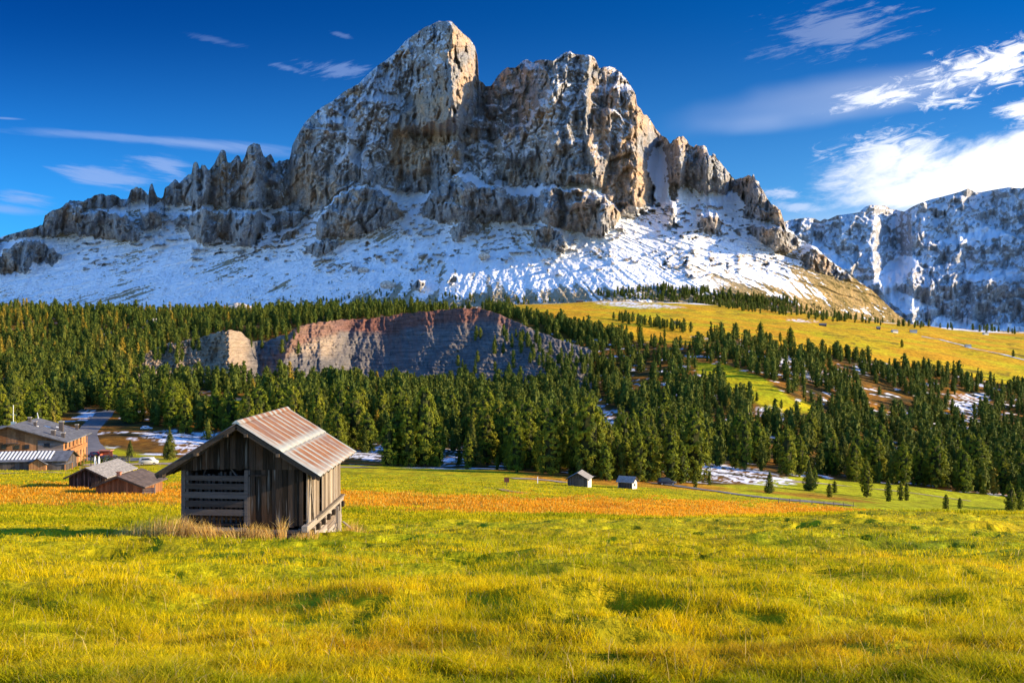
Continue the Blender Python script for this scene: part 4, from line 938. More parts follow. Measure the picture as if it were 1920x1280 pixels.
# ---------------------------------------------------------------- buildings and small things
class MB:
    def __init__(s): s.V = []; s.F = []; s.T = []; s.r = random.Random(7)
    def hexa(s, P, tone=None):
        """8 corners: bottom ring 0-3, top ring 4-7"""
        n = len(s.V); s.V += [tuple(p_) for p_ in P]; t_ = s.r.random() if tone is None else tone; s.T += [t_]*8
        for f_ in ((3,2,1,0), (4,5,6,7), (0,1,5,4), (1,2,6,5), (2,3,7,6), (3,0,4,7)): s.F.append(tuple(n+i for i in f_))
    def box(s, x0, x1, y0, y1, z0, z1, tone=None, sk=(0, 0)):
        """sk shears the top in x, y"""
        a, b = sk
        s.hexa([(x0,y0,z0),(x1,y0,z0),(x1,y1,z0),(x0,y1,z0),(x0+a,y0+b,z1),(x1+a,y0+b,z1),(x1+a,y1+b,z1),(x0+a,y1+b,z1)], tone)
    def beam(s, A, B, w, h, tone=None, upv=(0,0,1)):
        A = Vector(A); B = Vector(B); d_ = (B-A).normalized(); u_ = Vector(upv)
        if abs(d_.dot(u_)) > .95: u_ = Vector((0, 1, 0))
        sd = d_.cross(u_).normalized()*w/2; u2 = sd.cross(d_).normalized()*h/2
        s.hexa([A-sd-u2, A+sd-u2, B+sd-u2, B-sd-u2, A-sd+u2, A+sd+u2, B+sd+u2, B-sd+u2], tone)
    def poly(s, pts, tone=.5):
        n = len(s.V); s.V += [tuple(p_) for p_ in pts]; s.T += [tone]*len(pts); s.F.append(tuple(range(n, n+len(pts))))
    def cyl(s, A, B, r0, r1=None, n=10, tone=.5):
        r1 = r0 if r1 is None else r1; A = Vector(A); B = Vector(B); d_ = (B-A).normalized()
        u_ = d_.orthogonal().normalized(); v_ = d_.cross(u_); k = len(s.V)
        for c_, r_ in ((A, r0), (B, r1)):
            for i in range(n):
                a = i*2*math.pi/n; s.V.append(tuple(c_+u_*r_*math.cos(a)+v_*r_*math.sin(a))); s.T.append(tone)
        for i in range(n): s.F.append((k+i, k+(i+1) % n, k+n+(i+1) % n, k+n+i))
        s.F.append(tuple(k+n+i for i in range(n))); s.F.append(tuple(k+n-1-i for i in range(n)))
    def build(s, name, mat, parent=None, bev=0, smooth=False):
        me = bpy.data.meshes.new(name); me.from_pydata(s.V, [], s.F); me.materials.append(mat)
        a = me.attributes.new('tone', 'FLOAT', 'POINT'); a.data.foreach_set('value', s.T)
        if smooth:
            for p_ in me.polygons: p_.use_smooth = True
        bm = bmesh.new(); bm.from_mesh(me); bmesh.ops.recalc_face_normals(bm, faces=bm.faces); bm.to_mesh(me); bm.free()
        o = link(name, me, None, parent)
        if bev:
            md = o.modifiers.new('bevel', 'BEVEL'); md.width = bev; md.segments = 1; md.limit_method = 'ANGLE'
        return o
def wood(name, c1, c2, axis='z', scale=1., rough=.9, stain=None, sw=0):
    m, t, b = new_mat(name, rough, .15); p = t.obj()
    st = {'z': (9, 9, .55), 'x': (.55, 9, 9), 'y': (9, .55, 9)}[axis]; st = tuple(q*scale for q in st)
    gr = t.noise(t.mapping(p, st), 1.6, 6, .7); fn = t.noise(t.mapping(p, tuple(q*4 for q in st)), 2.0, 4, .7); big = t.noise(p, .9*scale, 4, .6)
    tone = t.attr('tone')
    f_ = t.m('MULTIPLY', t.rng(t.add(t.add(t.mul(gr, .55), t.mul(fn, .3)), t.mul(tone, .45)), .35, .95), 1, clamp=True)
    c_ = t.mix(f_, c1, c2)
    if stain: c_ = t.mix(t.mul(t.rng(t.add(big, t.mul(t.sub(tone, .5), .2)), .47, .66), .75), c_, stain)
    if sw: c_ = t.mix(t.mul(t.rng(t.noise(t.mapping(p, st), .9, 3), .58, .72), sw), c_, (.42, .40, .36))
    t.set(b.inputs['Base Color'], c_)
    t.set(b.inputs['Normal'], t.bump(t.add(gr, t.mul(fn, .6)), .7, .03))
    return m
def plain(name, c_, rough=.7, spec=.3, metal=0, var=.25, sc_=3.):
    m, t, b = new_mat(name, rough, spec); n = t.noise(t.obj(), sc_, 5, .6)
    k = t.rng(n, .3, .7, 1-var, 1+var); t.set(b.inputs['Base Color'], t.mix(1., c_, t.comb(k, k, k), 'MULTIPLY')); b.inputs['Metallic'].default_value = metal
    return m
w_dark = wood('weathered_dark_boards', (.011, .008, .005), (.088, .060, .043), 'z', stain=(.050, .025, .012), sw=.25)
w_grey = wood('bleached_grey_slats', (.040, .031, .026), (.125, .103, .090), 'x')
w_pale = wood('pale_boards', (.12, .085, .055), (.42, .34, .255), 'z', sw=.3)  # right side wall, paler than the front boards
w_beam = wood('old_beam', (.030, .022, .016), (.11, .08, .055), 'y')
w_palebeam = wood('bleached_beam', (.13, .105, .075), (.34, .29, .23), 'y')
w_stack = wood('rough_foundation_logs', (.15, .11, .08), (.46, .40, .33), 'y')
w_dim = wood('inner_lumber', (.05, .04, .035), (.13, .11, .10), 'z')
w_orange = wood('tanned_larch_boards', (.12, .050, .020), (.30, .14, .06), 'z', .5)
w_log = wood('brown_log_siding', (.13, .055, .022), (.33, .165, .075), 'x', .35, stain=(.10, .045, .02))
w_greylog = wood('grey_log_siding', (.11, .085, .075), (.27, .22, .20), 'x', .35)
w_olog = wood('sunlit_log_siding', (.30, .13, .05), (.50, .26, .11), 'y', .35)  # lodge logs again, coloured lighter and more orange as if sunlit
m_dark = plain('wheel_and_shade_black', (.012, .011, .010), .9)
m_stonew = plain('field_stone', (.36, .32, .27), .9, var=.4)
m_palewall = plain('plaster_and_sunlit_wall', (.62, .58, .50), .9)  # plaster, also the pale colour of the small huts' sunlit walls
m_white = plain('white_paint', (.75, .75, .73), .6, var=.08)
m_slate = plain('grey_slate_roof', (.115, .12, .135), .75, .3, var=.3, sc_=1.2)
m_shing = plain('silver_grey_shingles', (.25, .235, .22), .9, .15, var=.35, sc_=4.)
m_brownroof = plain('dark_brown_sheet_roof', (.105, .080, .068), .7, .3, var=.3, sc_=1.6)
m_brick = plain('chimney_brick', (.33, .13, .07), .9, var=.3)
m_glass = plain('dark_window_glass', (.02, .025, .03), .12, .6, var=.1)
m_steel = plain('galvanised_steel', (.45, .46, .47), .4, .5, .7)

# ---- the rusty roofed barn: right hand wall x=XR, gable front y=YF
XL, XR, YF, YB = -10.96, -6.79, 33.0, 39.4
RX_, RZ_ = -8.97, -2.55            # ridge
ZS = -6.0                          # floor sill
slope = (4.24-2.55)/(8.97-6.25)
def roof_z(x): return RZ_-.09-abs(x-RX_)*slope
barn = empty('wooden_barn', (-8.87, 36.2, -6.6)); tag(barn, 'weathered hay barn of dark boards with rust striped sheet metal roof standing in the meadow', 'barn')
bo = Vector(barn.location)
class LB(MB):     # shape coordinates in world, stored relative to the barn
    def build(s, *a, **k):
        s.V = [tuple(Vector(v_)-bo) for v_ in s.V]; return super().build(*a, **k)
rb_ = random.Random(3)
f = LB(); x = XL
while x < XR-.02:                                # upper gable boards
    w_ = min(rb_.uniform(.15, .24), XR-x); yj = rb_.uniform(-.015, .015); zb = -4.14+rb_.uniform(-.05, .04)
    if x > -8.72: zb = -4.14+rb_.uniform(-.01, .01)
    xa_, xb_ = x+.006, x+w_-.006
    f.hexa([(xa_,YF-.03+yj,zb),(xb_,YF-.03+yj,zb),(xb_,YF+yj,zb),(xa_,YF+yj,zb),(xa_,YF-.03+yj,roof_z(xa_)-.05),(xb_,YF-.03+yj,roof_z(xb_)-.05),(xb_,YF+yj,roof_z(xb_)-.05),(xa_,YF+yj,roof_z(xa_)-.05)]); x += w_
f.build('gable_boards', w_dark, barn)
f = LB(); x = -8.70                               # board wall right of the slats
while x < -6.95:
    w_ = min(rb_.uniform(.14, .22), -6.93-x); yj = rb_.uniform(-.012, .012)
    f.box(x+.005, x+w_-.005, YF+.02+yj, YF+.05+yj, ZS-.04+rb_.uniform(-.05, .03), -4.15, sk=(rb_.uniform(-.015, .015), 0)); x += w_
f.build('front_boards', w_dark, barn)
f = LB()                                          # hatch board with cross bar
f.box(-8.72, -8.10, YF-.035, YF-.003, -4.36, -4.30); f.box(-8.16, -8.10, YF-.04, YF-.004, -4.34, -4.12)
f.build('hatch_bar', w_dark, barn)
for x_, wd, ye in ((-10.95, .13, .10), (-8.86, .12, .10), (-8.735, .05, .09), (-10.80, .08, .02)):
    f = LB(); f.box(x_, x_+wd, YF-.05 if wd > .1 else YF-.02, YF+ye, ZS-.35 if x_ < -10 else ZS, -4.15, .7); f.build('post', w_grey, barn)
f = LB()
for k, (pa, pb) in enumerate(((890.5, 900.5), (905.6, 916.6), (921.3, 933.4), (937.8, 949.6), (953.8, 965.3))):
    zt, zb = (HZ-pa)/F*32.97, (HZ-pb)/F*32.97; tl = -.03
    f.hexa([(-10.82,YF-.045,zb+.015),(-8.86,YF-.045,zb+tl),(-8.86,YF-.012,zb+tl),(-10.82,YF-.012,zb+.015),(-10.82,YF-.045,zt),(-8.86,YF-.045,zt+tl+.01),(-8.86,YF-.012,zt+tl+.01),(-10.82,YF-.012,zt)])
f.build('slat_panel', w_grey, barn)
f = LB()                                          # dim uprights and stored boards behind the slats
for k in range(13):
    x_ = -10.75+k*.145+rb_.uniform(-.03, .03); f.box(x_, x_+rb_.uniform(.05, .11), YF+.35, YF+.40, ZS, -4.3+rb_.uniform(-.1, .1), sk=(rb_.uniform(-.05, .05), 0))
f.beam((-9.45, YF+.25, -4.05), (-9.05, YF+.25, -4.55), .09, .04); f.beam((-10.2, YF+.25, -4.1), (-10.4, YF+.25, -4.6), .07, .04)
f.build('inner_boards', w_dim, barn)
f = LB(); y = YF+.02; k = 0                       # right side wall, tall boards with gaps
while y < YB-.02:
    w_ = min(rb_.uniform(.15, .25), YB-y)
    gap = any(a < y+w_/2 < c_ for a, c_ in ((33.55, 33.75), (35.15, 35.5), (37.9, 38.15)))
    if not gap: f.box(XR-.03+rb_.uniform(-.01, .012), XR+rb_.uniform(-.005, .015), y+.008, y+w_-.008, ZS+.05, roof_z(XR)-.06, sk=(0, rb_.uniform(-.03, .03)))
    y += w_
f.build('side_boards', w_pale, barn)
f = LB(); y = YF+.1
while y < YB:
    w_ = rb_.uniform(.16, .24); f.box(XL, XL+.03, y, y+w_-.01, ZS, roof_z(XL)-.06); y += w_
x = XL
while x < XR:
    w_ = rb_.uniform(.16, .24); f.box(x, min(x+w_-.01, XR), YB-.03, YB, ZS, min(roof_z(x), roof_z(x+w_))-.05); x += w_
f.box(XL+.05, XR-.05, YF+.1, YB-.05, ZS-.02, ZS+.05)
f.build('rear_boards', w_dark, barn)
f = LB()                                          # leaning laths on the side wall
f.beam((XR+.03, 33.05, ZS+.1), (XR+.03, 33.55, -4.0), .035, .09, .9); f.beam((XR+.04, 33.95, ZS+.05), (XR+.04, 33.30, -4.3), .03, .08, .4)
f.build('lath', w_palebeam, barn)
f = LB()
f.box(XR-.12, XR+.09, YF-.35, YB+.25, ZS-.16, ZS+.05, .8); f.box(XR-.10, XR+.13, YF+1.2, YB+.3, ZS-.02, ZS+.06, .2)
f.build('sill_beam', w_palebeam, barn, .015)
for k in range(7): y = 33.35+k*.985; f = LB(); f.box(XR-.2, XR+.16, y, y+.19, ZS-.38, ZS-.17, .1); f.build('joist_end', w_beam, barn, .01)
f = LB()                                          # foundation: stacked split logs on the side, base boards in front
for k in range(9):
    z = ZS-.30-k*.15
    for q in range(4):
        ya_ = YF+.05+q*1.6; f.beam((XR-.05+rb_.uniform(-.03, .03), ya_, z+rb_.uniform(-.03, .03)), (XR-.05+rb_.uniform(-.03, .03), min(ya_+1.66, YB), z+rb_.uniform(-.03, .03)), .17, .135)
f.build('log_foundation', w_stack, barn, .02)
f = LB()
for (xa_, xb_, z, yy_) in ((-8.75, -6.85, ZS-.17, YF-.04), (-8.9, -6.95, ZS-.31, YF-.08), (-10.9, -8.8, ZS-.10, YF+.02), (-10.9, -8.9, ZS-.32, YF)): f.beam((xa_, yy_, z), (xb_, yy_-.01, z-.02), .06, .12)
f.box(XR-.30, XR-.10, YF, YF+.10, ZS-.9, ZS-.1, .5)
f.build('base_boards', w_palebeam, barn)
f = LB(); f.box(XR-.02, XR+.14, 38.2, 38.35, ZS-1.6, ZS-.2, .9); f.box(XR-.02, XR+.10, 38.75, 39.0, ZS-1.6, ZS-.1, .7)
f.box(XR+.02, XR+.10, YF-.2, YF-.12, ZS-.75, ZS-.15, 1.0)
f.build('prop_board', w_palebeam, barn)
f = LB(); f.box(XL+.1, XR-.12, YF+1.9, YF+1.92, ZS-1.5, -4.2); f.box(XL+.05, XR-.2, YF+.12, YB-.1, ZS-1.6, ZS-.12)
f.build('interior_shade', m_dark, barn)  # black sheet and block standing in for the shade inside and below
f = LB()                                          # rafters, purlins and barge boards
for sx in (-1, 1):
    ex = RX_+sx*2.72 if sx > 0 else RX_-2.61
    ez = RZ_-abs(ex-RX_)*slope
    f.beam((RX_, YF-.62, RZ_-.12), (ex, YF-.62, ez-.12), .05, .15, .3)
    for k in range(8): y = YF-.3+k*.98; f.beam((RX_, y, RZ_-.16), (ex-sx*.1, y, ez-.16), .09, .11)
    for q in (.12, .5, .93):
        xq = RX_+(ex-RX_)*q; f.beam((xq, YF-.72, RZ_-abs(xq-RX_)*slope-.20), (xq, YB+.3, RZ_-abs(xq-RX_)*slope-.20), .11, .10)
f.build('roof_frame', w_beam, barn)
f = LB()
for sx in (-1, 1):
    ex = RX_+2.72 if sx > 0 else RX_-2.61; n = 15
    for k in range(n):                             # under boarding
        a, b2 = k/n, (k+1)/n; xa_, xb_ = RX_+(ex-RX_)*a, RX_+(ex-RX_)*b2; za, zb = RZ_-abs(xa_-RX_)*slope-.05, RZ_-abs(xb_-RX_)*slope-.05
        f.hexa([(xa_,YF-.60,za-.025),(xb_,YF-.60,zb-.025),(xb_,YB+.28,zb-.025),(xa_,YB+.28,za-.025),(xa_,YF-.60,za),(xb_,YF-.60,zb),(xb_,YB+.28,zb),(xa_,YB+.28,za)])
f.build('roof_boarding', w_beam, barn)
# corrugated sheets, two courses on the right slope, one dark on the left
def sheet(sx, s0, s1, lift, name, mat):
    ex = RX_+2.76 if sx > 0 else RX_-2.66; ny, ns = 260, 10
    yy_ = np.linspace(YF-.66, YB+.33, ny); ss_ = np.linspace(s0, s1, ns); Yg, Sg = np.meshgrid(yy_, ss_)
    Xg = RX_+(ex-RX_)*Sg; wv_ = .018*np.sin(Yg*2*math.pi/.166)+.014*np.clip(np.sin(Yg*2*math.pi/.74)*3-1.5, -1, 1)
    Zg = RZ_-np.abs(Xg-RX_)*slope+.01+lift+wv_*1.0+.012*gnoise(Yg/1.3, Sg*3, 601)
    Vt = np.stack([Xg, Yg, Zg], -1).reshape(-1, 3)-np.array(bo); me = np_mesh(name, Vt, grid_faces(ns, ny)); 
    o = link(name, me, mat, barn); md = o.modifiers.new('thickness', 'SOLIDIFY'); md.thickness = .006; return o
mr, t, b = new_mat('rusted_sheet_metal', .55, .35); p = t.obj(); sp = t.sep(p)
per = t.m('SINE', t.add(t.mul(sp[1], 2*math.pi/.74), t.mul(t.noise(t.mapping(p, (.35, 1.2, .35)), 1.3, 3), 2.2)))
nn = t.noise(t.mapping(p, (.7, 3.2, .7)), 1.2, 6, .7); n2_ = t.noise(p, .55, 4, .6); nn3 = t.noise(t.mapping(p, (2, 14, 2)), 1.4, 4, .7)
rustf = t.rng(t.add(t.add(t.mul(per, .25), t.mul(nn, .95)), t.mul(n2_, .60)), .50, .86)
sx_ = t.sub(sp[0], -.1)                       # fewer rust at the lap and the eaves
lap = t.m('ABSOLUTE', t.sub(sx_, 1.45)); rustf = t.mul(rustf, t.mul(t.rng(lap, .05, .28, .25, 1), t.rng(sx_, 2.25, 2.7, 1., .55)))
rustf = t.mul(rustf, t.rng(sp[1], -3.7, -3.3, .3, 1.))
rc = t.mix(t.rng(nn3, .3, .7), (.17, .072, .040), (.29, .135, .062)); rc = t.mix(t.rng(n2_, .45, .6), rc, (.19, .11, .085))
cc = t.mix(rustf, t.mix(t.rng(nn3, .3, .7), (.29, .32, .31), (.43, .45, .41)), rc)
t.set(b.inputs['Base Color'], cc); b.inputs['Metallic'].default_value = .15; t.set(b.inputs['Roughness'], t.rng(rustf, 0, 1, .42, .8)); t.set(b.inputs['Normal'], t.bump(nn3, .3, .01))
sheet(1, .0, .56, .022, 'upper_roof_sheet', mr); sheet(1, .53, 1.0, .0, 'lower_roof_sheet', mr); sheet(-1, .0, 1.0, 0, 'left_roof_sheet', m_brownroof)
f = LB(); f.hexa([(RX_-.14,YF-.66,RZ_-.02),(RX_+.14,YF-.66,RZ_-.02),(RX_+.14,YB+.33,RZ_-.02),(RX_-.14,YB+.33,RZ_-.02),(RX_-.03,YF-.66,RZ_+.085),(RX_+.03,YF-.66,RZ_+.085),(RX_+.03,YB+.33,RZ_+.085),(RX_-.03,YB+.33,RZ_+.085)])
f.build('ridge_cap', mr, barn)
f = MB(); A = (-6.45, 38.0, -6.75); B = (-5.55, 37.0, -7.05)
f.beam(A, (-5.53, 36.9, float(ground(960-5.53/36.9*F, 36.9))+.02), .07, .05, 1.0); tag(f.build('leaning_board', w_palebeam), 'pale plank leaning from the back corner of the rusty roofed barn into the grass', 'plank')

def gable_house(name, px, Y, yaw, wdt, ln, wh, rise, oh, wallm, roofm, label, cat, door=None, planks=.25, roof_t=.08, base_dz=0., z0=None, group=None, side_mat=None, win=None):
    """ridge runs along local +y, gable front at y=0 centred on x=0"""
    x0, y0, zz = gpt(px, Y); zz = (zz if z0 is None else z0)+base_dz
    root = empty(name, (x0, y0, zz), yaw); tag(root, label, cat, group); h_ = wdt/2; sl = rise/h_; r_ = random.Random(int(px*7+Y))
    for ya_, nm in ((0, 'front_wall'), (ln-.08, 'rear_wall')):
        f = MB(); x = -h_
        while x < h_-.01:
            w_ = min(planks, h_-x)
            za, zb = wh+rise-abs(x)*sl-.02, wh+rise-abs(x+w_)*sl-.02
            f.hexa([(x+.01,ya_,-.8),(x+w_-.01,ya_,-.8),(x+w_-.01,ya_+.08,-.8),(x+.01,ya_+.08,-.8),(x+.01,ya_,za),(x+w_-.01,ya_,zb),(x+w_-.01,ya_+.08,zb),(x+.01,ya_+.08,za)])
            x += w_
        f.build(nm, wallm, root)
    for xx in (-h_, h_-.08):
        f = MB(); y = .09
        while y < ln-.1: w_ = min(planks, ln-.09-y); f.box(xx, xx+.08, y+.01, y+w_-.01, -.8, wh-.02); y += w_
        f.build('side_wall', side_mat or wallm, root)
    f = MB(); ow = oh; hw = h_+ow
    for sx in (-1, 1):
        n = 5
        for k in range(n):
            xa_, xb_ = sx*hw*k/n, sx*hw*(k+1)/n; za, zb = wh+rise-abs(xa_)*sl+.01*k*0, wh+rise-abs(xb_)*sl
            f.hexa([(xa_,-oh,za),(xb_,-oh,zb),(xb_,ln+oh,zb),(xa_,ln+oh,za),(xa_,-oh,za+roof_t),(xb_,-oh,zb+roof_t+.02),(xb_,ln+oh,zb+roof_t+.02),(xa_,ln+oh,za+roof_t)], r_.random())
    f.build('roof', roofm, root)
    f = MB()
    for sx in (-1, 1):
        for yy_ in (-oh-.03, ln+oh+.03): f.beam((0, yy_, wh+rise-.03), (sx*hw, yy_, wh+rise-hw*sl-.03), .05, .18, .2)
    for q in (0, .9):
        for sx in ((-1, 1) if q else (1,)): f.beam((sx*h_*q, -oh, wh+rise-h_*q*sl-.08), (sx*h_*q, ln+oh, wh+rise-h_*q*sl-.08), .12, .12)
    f.build('barge_board', w_beam, root)
    if door:
        dx_, dw, dh, dm = door; f = MB(); f.box(dx_-dw/2, dx_-.01, -.06, -.01, 0, dh, .4); f.box(dx_+.01, dx_+dw/2, -.06, -.01, 0, dh, .6); d_ = f.build('door', dm, root)
    return root, wh, rise, sl, h_
# two brown huts left of the barn
hA = gable_house('hay_hut', 163, 121, R(0), 4.4, 9.0, 1.45, 1.05, .45, w_dark, m_shing, 'old grey shingled hay hut standing behind the brown hut with the brick chimney', 'hut', door=(1.0, .9, 1.3, w_dark))
hB = gable_house('hay_hut', 223, 107, R(0), 5.0, 6.2, .92, 1.0, .45, w_orange, m_brownroof, 'brown board hut with dark sheet roof and small brick chimney left of the barn', 'hut')
f = MB(); f.box(-.55, -.15, .7, 1.1, 1.55, 2.25); c_ = f.build('chimney', m_brick, hB[0], .02); f = MB(); f.box(-.62, -.08, .63, 1.17, 2.25, 2.32); f.build('chimney_cap', m_brick, c_)
f = MB()
for k in range(6): f.beam((2.55, -.2+k*.03, -.1+k*.14), (3.9, -.1, .02+k*.13), .05, .11)
for x_ in (2.6, 3.85): f.box(x_, x_+.09, -.15, -.05, -.7, 1.0)
f.build('board_pen', w_palebeam, hB[0])
f = MB(); f.box(.9, .98, -.5, -.42, .0, .5); f.V = []; f.F = []; f.T = []
# two small huts at the right
h1 = gable_house('small_hut', 1083, 213, R(-14), 4.4, 5.0, 1.65, 1.25, .35, w_dim, m_shing, 'small grey hut with a closed double door facing us and shingled gable roof', 'hut', door=(.2, 1.7, 1.7, w_grey), side_mat=m_palewall)  # side walls coloured pale to look sunlit, front left dim
h2 = gable_house('small_hut', 1190, 221, R(62), 2.9, 3.4, 1.7, .95, .35, m_palewall, m_shing, 'smallest hut with pale sunlit gable and blue grey roof beside the road', 'hut', side_mat=w_grey)  # sunlit gable coloured pale, shaded side walls dark grey
f = MB(); f.box(-.35, .35, -.05, -.005, .6, 1.2); f.build('window', m_glass, h2[0])
f = MB(); f.box(.0, 1.6, -1.3, -.9, -.1, .35); 
# far huts on the golden alp
ALP = [(1057,596,7,'low dark hut beside the winding track on the upper meadow'), (1273,609,7,'dark roofed hut near the pine row in the middle of the golden alp'), (1549,612,8,'dark hut alone on the open right part of the golden alp'),
       (1682,624,7,'brown hut left of the whitewashed one near the far tree line'), (1719,624,8,'whitewashed hut close to the brown hut near the far tree line'), (1852,628,7,'pale hut farthest right by the far tree line'), (1820,652,6,'small pale hut below the stream bed on the right alp'), (1650,618,4,'tiny dark shed left of the brown alp hut'), (1093,566,10,'brown mountain lodge at the foot of the scree slope')]
for ax_, ay_, aw, lab in ALP:
    Ya = find_Y(ax_, ay_, 860, 1500); pale = 'white' in lab or 'pale' in lab
    gable_house('alp_hut', ax_, Ya, R(78+(ax_ % 9)*3), aw*.62, aw, 2.2, 1.5, .4, m_palewall if pale else w_dim, m_shing if pale else m_slate, lab, 'hut', planks=.8, base_dz=.2)
# ---- the wooden lodge
lod = gable_house('wooden_lodge', 17, 219, R(11), 22.4, 22.0, 5.5, 3.45, 1.1, w_log, m_slate, 'large brown timber lodge with grey slate roof and several chimneys behind the meadow', 'lodge', planks=.9, roof_t=.25, side_mat=w_olog, z0=-26.9)
lr = lod[0]
f = MB()
for k in range(11): f.box(5.9, 11.18, -.10, -.01, -1+k*.62, -1+k*.62+.58 if -1+k*.62+.58 < 8.95-11.2*.308*.55 else 5.4)
f.V = [(x_, y_, min(z_, 8.9-abs(x_)*.308)) for x_, y_, z_ in f.V]; f.build('grey_log_wall', w_greylog, lr)
def lwin(x, z, w_, h_, side=False, y=0):
    f = MB()
    if side: f.box(11.19, 11.26, y, y+w_, z, z+h_)
    else: f.box(x, x+w_, -.16, -.10, z, z+h_)
    fr = f.build('window', w_beam, lr); g_ = MB()
    if side: g_.box(11.261, 11.28, y+.1, y+w_-.1, z+.1, z+h_-.1)
    else: g_.box(x+.1, x+w_-.1, -.18, -.161, z+.1, z+h_-.1)
    g_.build('pane', m_glass, fr)
for x, z, w_, h_ in ((7.2, 4.2, 1.2, .9), (7.6, 1.4, 1.4, 1.1), (3.2, 3.9, 1.0, 1.0), (1.2, 3.9, 1.0, 1.0), (-1.5, 3.9, 1.0, 1.0), (2.9, 1.2, 1.0, 1.2), (.7, 1.0, 1.3, 1.6), (-1.2, 1.2, 1.0, 1.2), (-4, 3.9, 1, 1)): lwin(x, z, w_, h_)
for y in (1.5, 5.0, 8.5, 12.0, 15.5): lwin(0, 3.6, 1.3, 1.4, True, y); lwin(0, .9, 1.3, 1.4, True, y)
f = MB()
for k in range(9): f.box(-.3+k*.28, -.22+k*.28, -1.0, -.95, 5.3, 6.3)
f.box(-.4, 2.2, -1.05, -.1, 5.2, 5.3); f.box(-.4, 2.2, -1.05, -.98, 6.3, 6.38); f.build('balcony', w_dim, lr)
f = MB(); f.box(11.3, 12.5, 1.0, 17.5, 2.6, 2.75); f.box(12.4, 12.5, 1.0, 17.5, 2.75, 3.6)
for k in range(6): f.box(12.35, 12.5, 1.0+k*3.25, 1.15+k*3.25, -1, 5.0)
f.build('side_balcony', w_olog, lr)
for (cx_, cy_, w_, h_) in ((.8, 13, .6, 1.2), (3.0, 9, .6, 1.2), (7.9, 12, .9, 2.4), (8.4, 2.8, .8, 1.3), (10.3, 3.6, .7, 1.2), (9.3, 21, .6, 1.4)):
    zr = 5.5+3.45-cx_*.308; f = MB(); f.box(cx_-w_/2, cx_+w_/2, cy_-w_/2, cy_+w_/2, zr-.3, zr+h_); c_ = f.build('chimney', w_dim, lr); f = MB(); f.box(cx_-w_/2-.12, cx_+w_/2+.12, cy_-w_/2-.12, cy_+w_/2+.12, zr+h_, zr+h_+.15); f.build('chimney_cap', m_stonew, c_)
for k in range(3): f = MB(); cx_ = 2.4+k*1.7; cy_ = 9+k*3.4; zr = 9.2-cx_*.308; f.hexa([(cx_,cy_,zr+.02),(cx_+1.2,cy_,zr+.02-.37),(cx_+1.2,cy_+.7,zr+.02-.37),(cx_,cy_+.7,zr+.02),(cx_,cy_,zr+.1),(cx_+1.2,cy_,zr+.1-.37),(cx_+1.2,cy_+.7,zr+.1-.37),(cx_,cy_+.7,zr+.1)]); f.build('skylight', m_white, lr)
gable_house('lodge_wing', 124, 246, R(80), 14, 17, 4.6, 2.4, .9, m_palewall, m_slate, 'low grey roofed wing with pale walls behind the right end of the lodge', 'building', planks=.9, roof_t=.2, z0=-27.4)
# annex with striped glass roof, porch and garden pavilion in front of the lodge
an = gable_house('lodge_annex', -14, 206, R(-82), 7.6, 15.5, 1.35, 1.5, .5, w_dim, m_slate, 'low annex with white striped roof in front of the lodge gable', 'building', planks=.8, z0=-25.0)
f = MB()
for k in range(17): y = .5+k*.72; f.hexa([(.3,y,1.35+1.5-.3*.395+.12),(3.6,y,1.35+1.5-3.6*.395+.12),(3.6,y+.34,1.35+1.5-3.6*.395+.12),(.3,y+.34,1.35+1.5-.3*.395+.12),(.3,y,3.05-.3*.395),(3.6,y,3.05-3.6*.395),(3.6,y+.34,3.05-3.6*.395),(.3,y+.34,3.05-.3*.395)])
f.build('roof_strips', m_white, an[0])
gable_house('entrance_porch', 70, 203, R(8), 3.3, 3.0, .9, 1.05, .3, w_olog, m_slate, 'little gabled porch with orange boards between annex and lodge', 'porch', z0=-25.2)
r_ = empty('garden_pavilion', gpt(113, 206)); tag(r_, 'small grey pyramid roofed pavilion at the right foot of the lodge', 'pavilion')
f = MB(); n = 4
for a in range(4):
    p1 = (2.0*(1 if a in (0, 3) else -1), 2.0*(1 if a < 2 else -1), 1.5); p2 = (2.0*(1 if (a+1) % 4 in (0, 3) else -1), 2.0*(1 if (a+1) % 4 < 2 else -1), 1.5); f.poly([p1, p2, (0, 0, 2.5)])
f.poly([(2,2,1.49),(-2,2,1.49),(-2,-2,1.49),(2,-2,1.49)]); f.build('roof', m_slate, r_)
for sx in (-1, 1):
    for sy in (-1, 1): f = MB(); f.box(sx*1.7-.08, sx*1.7+.08, sy*1.7-.08, sy*1.7+.08, -.6, 1.5); f.build('post', w_olog, r_)
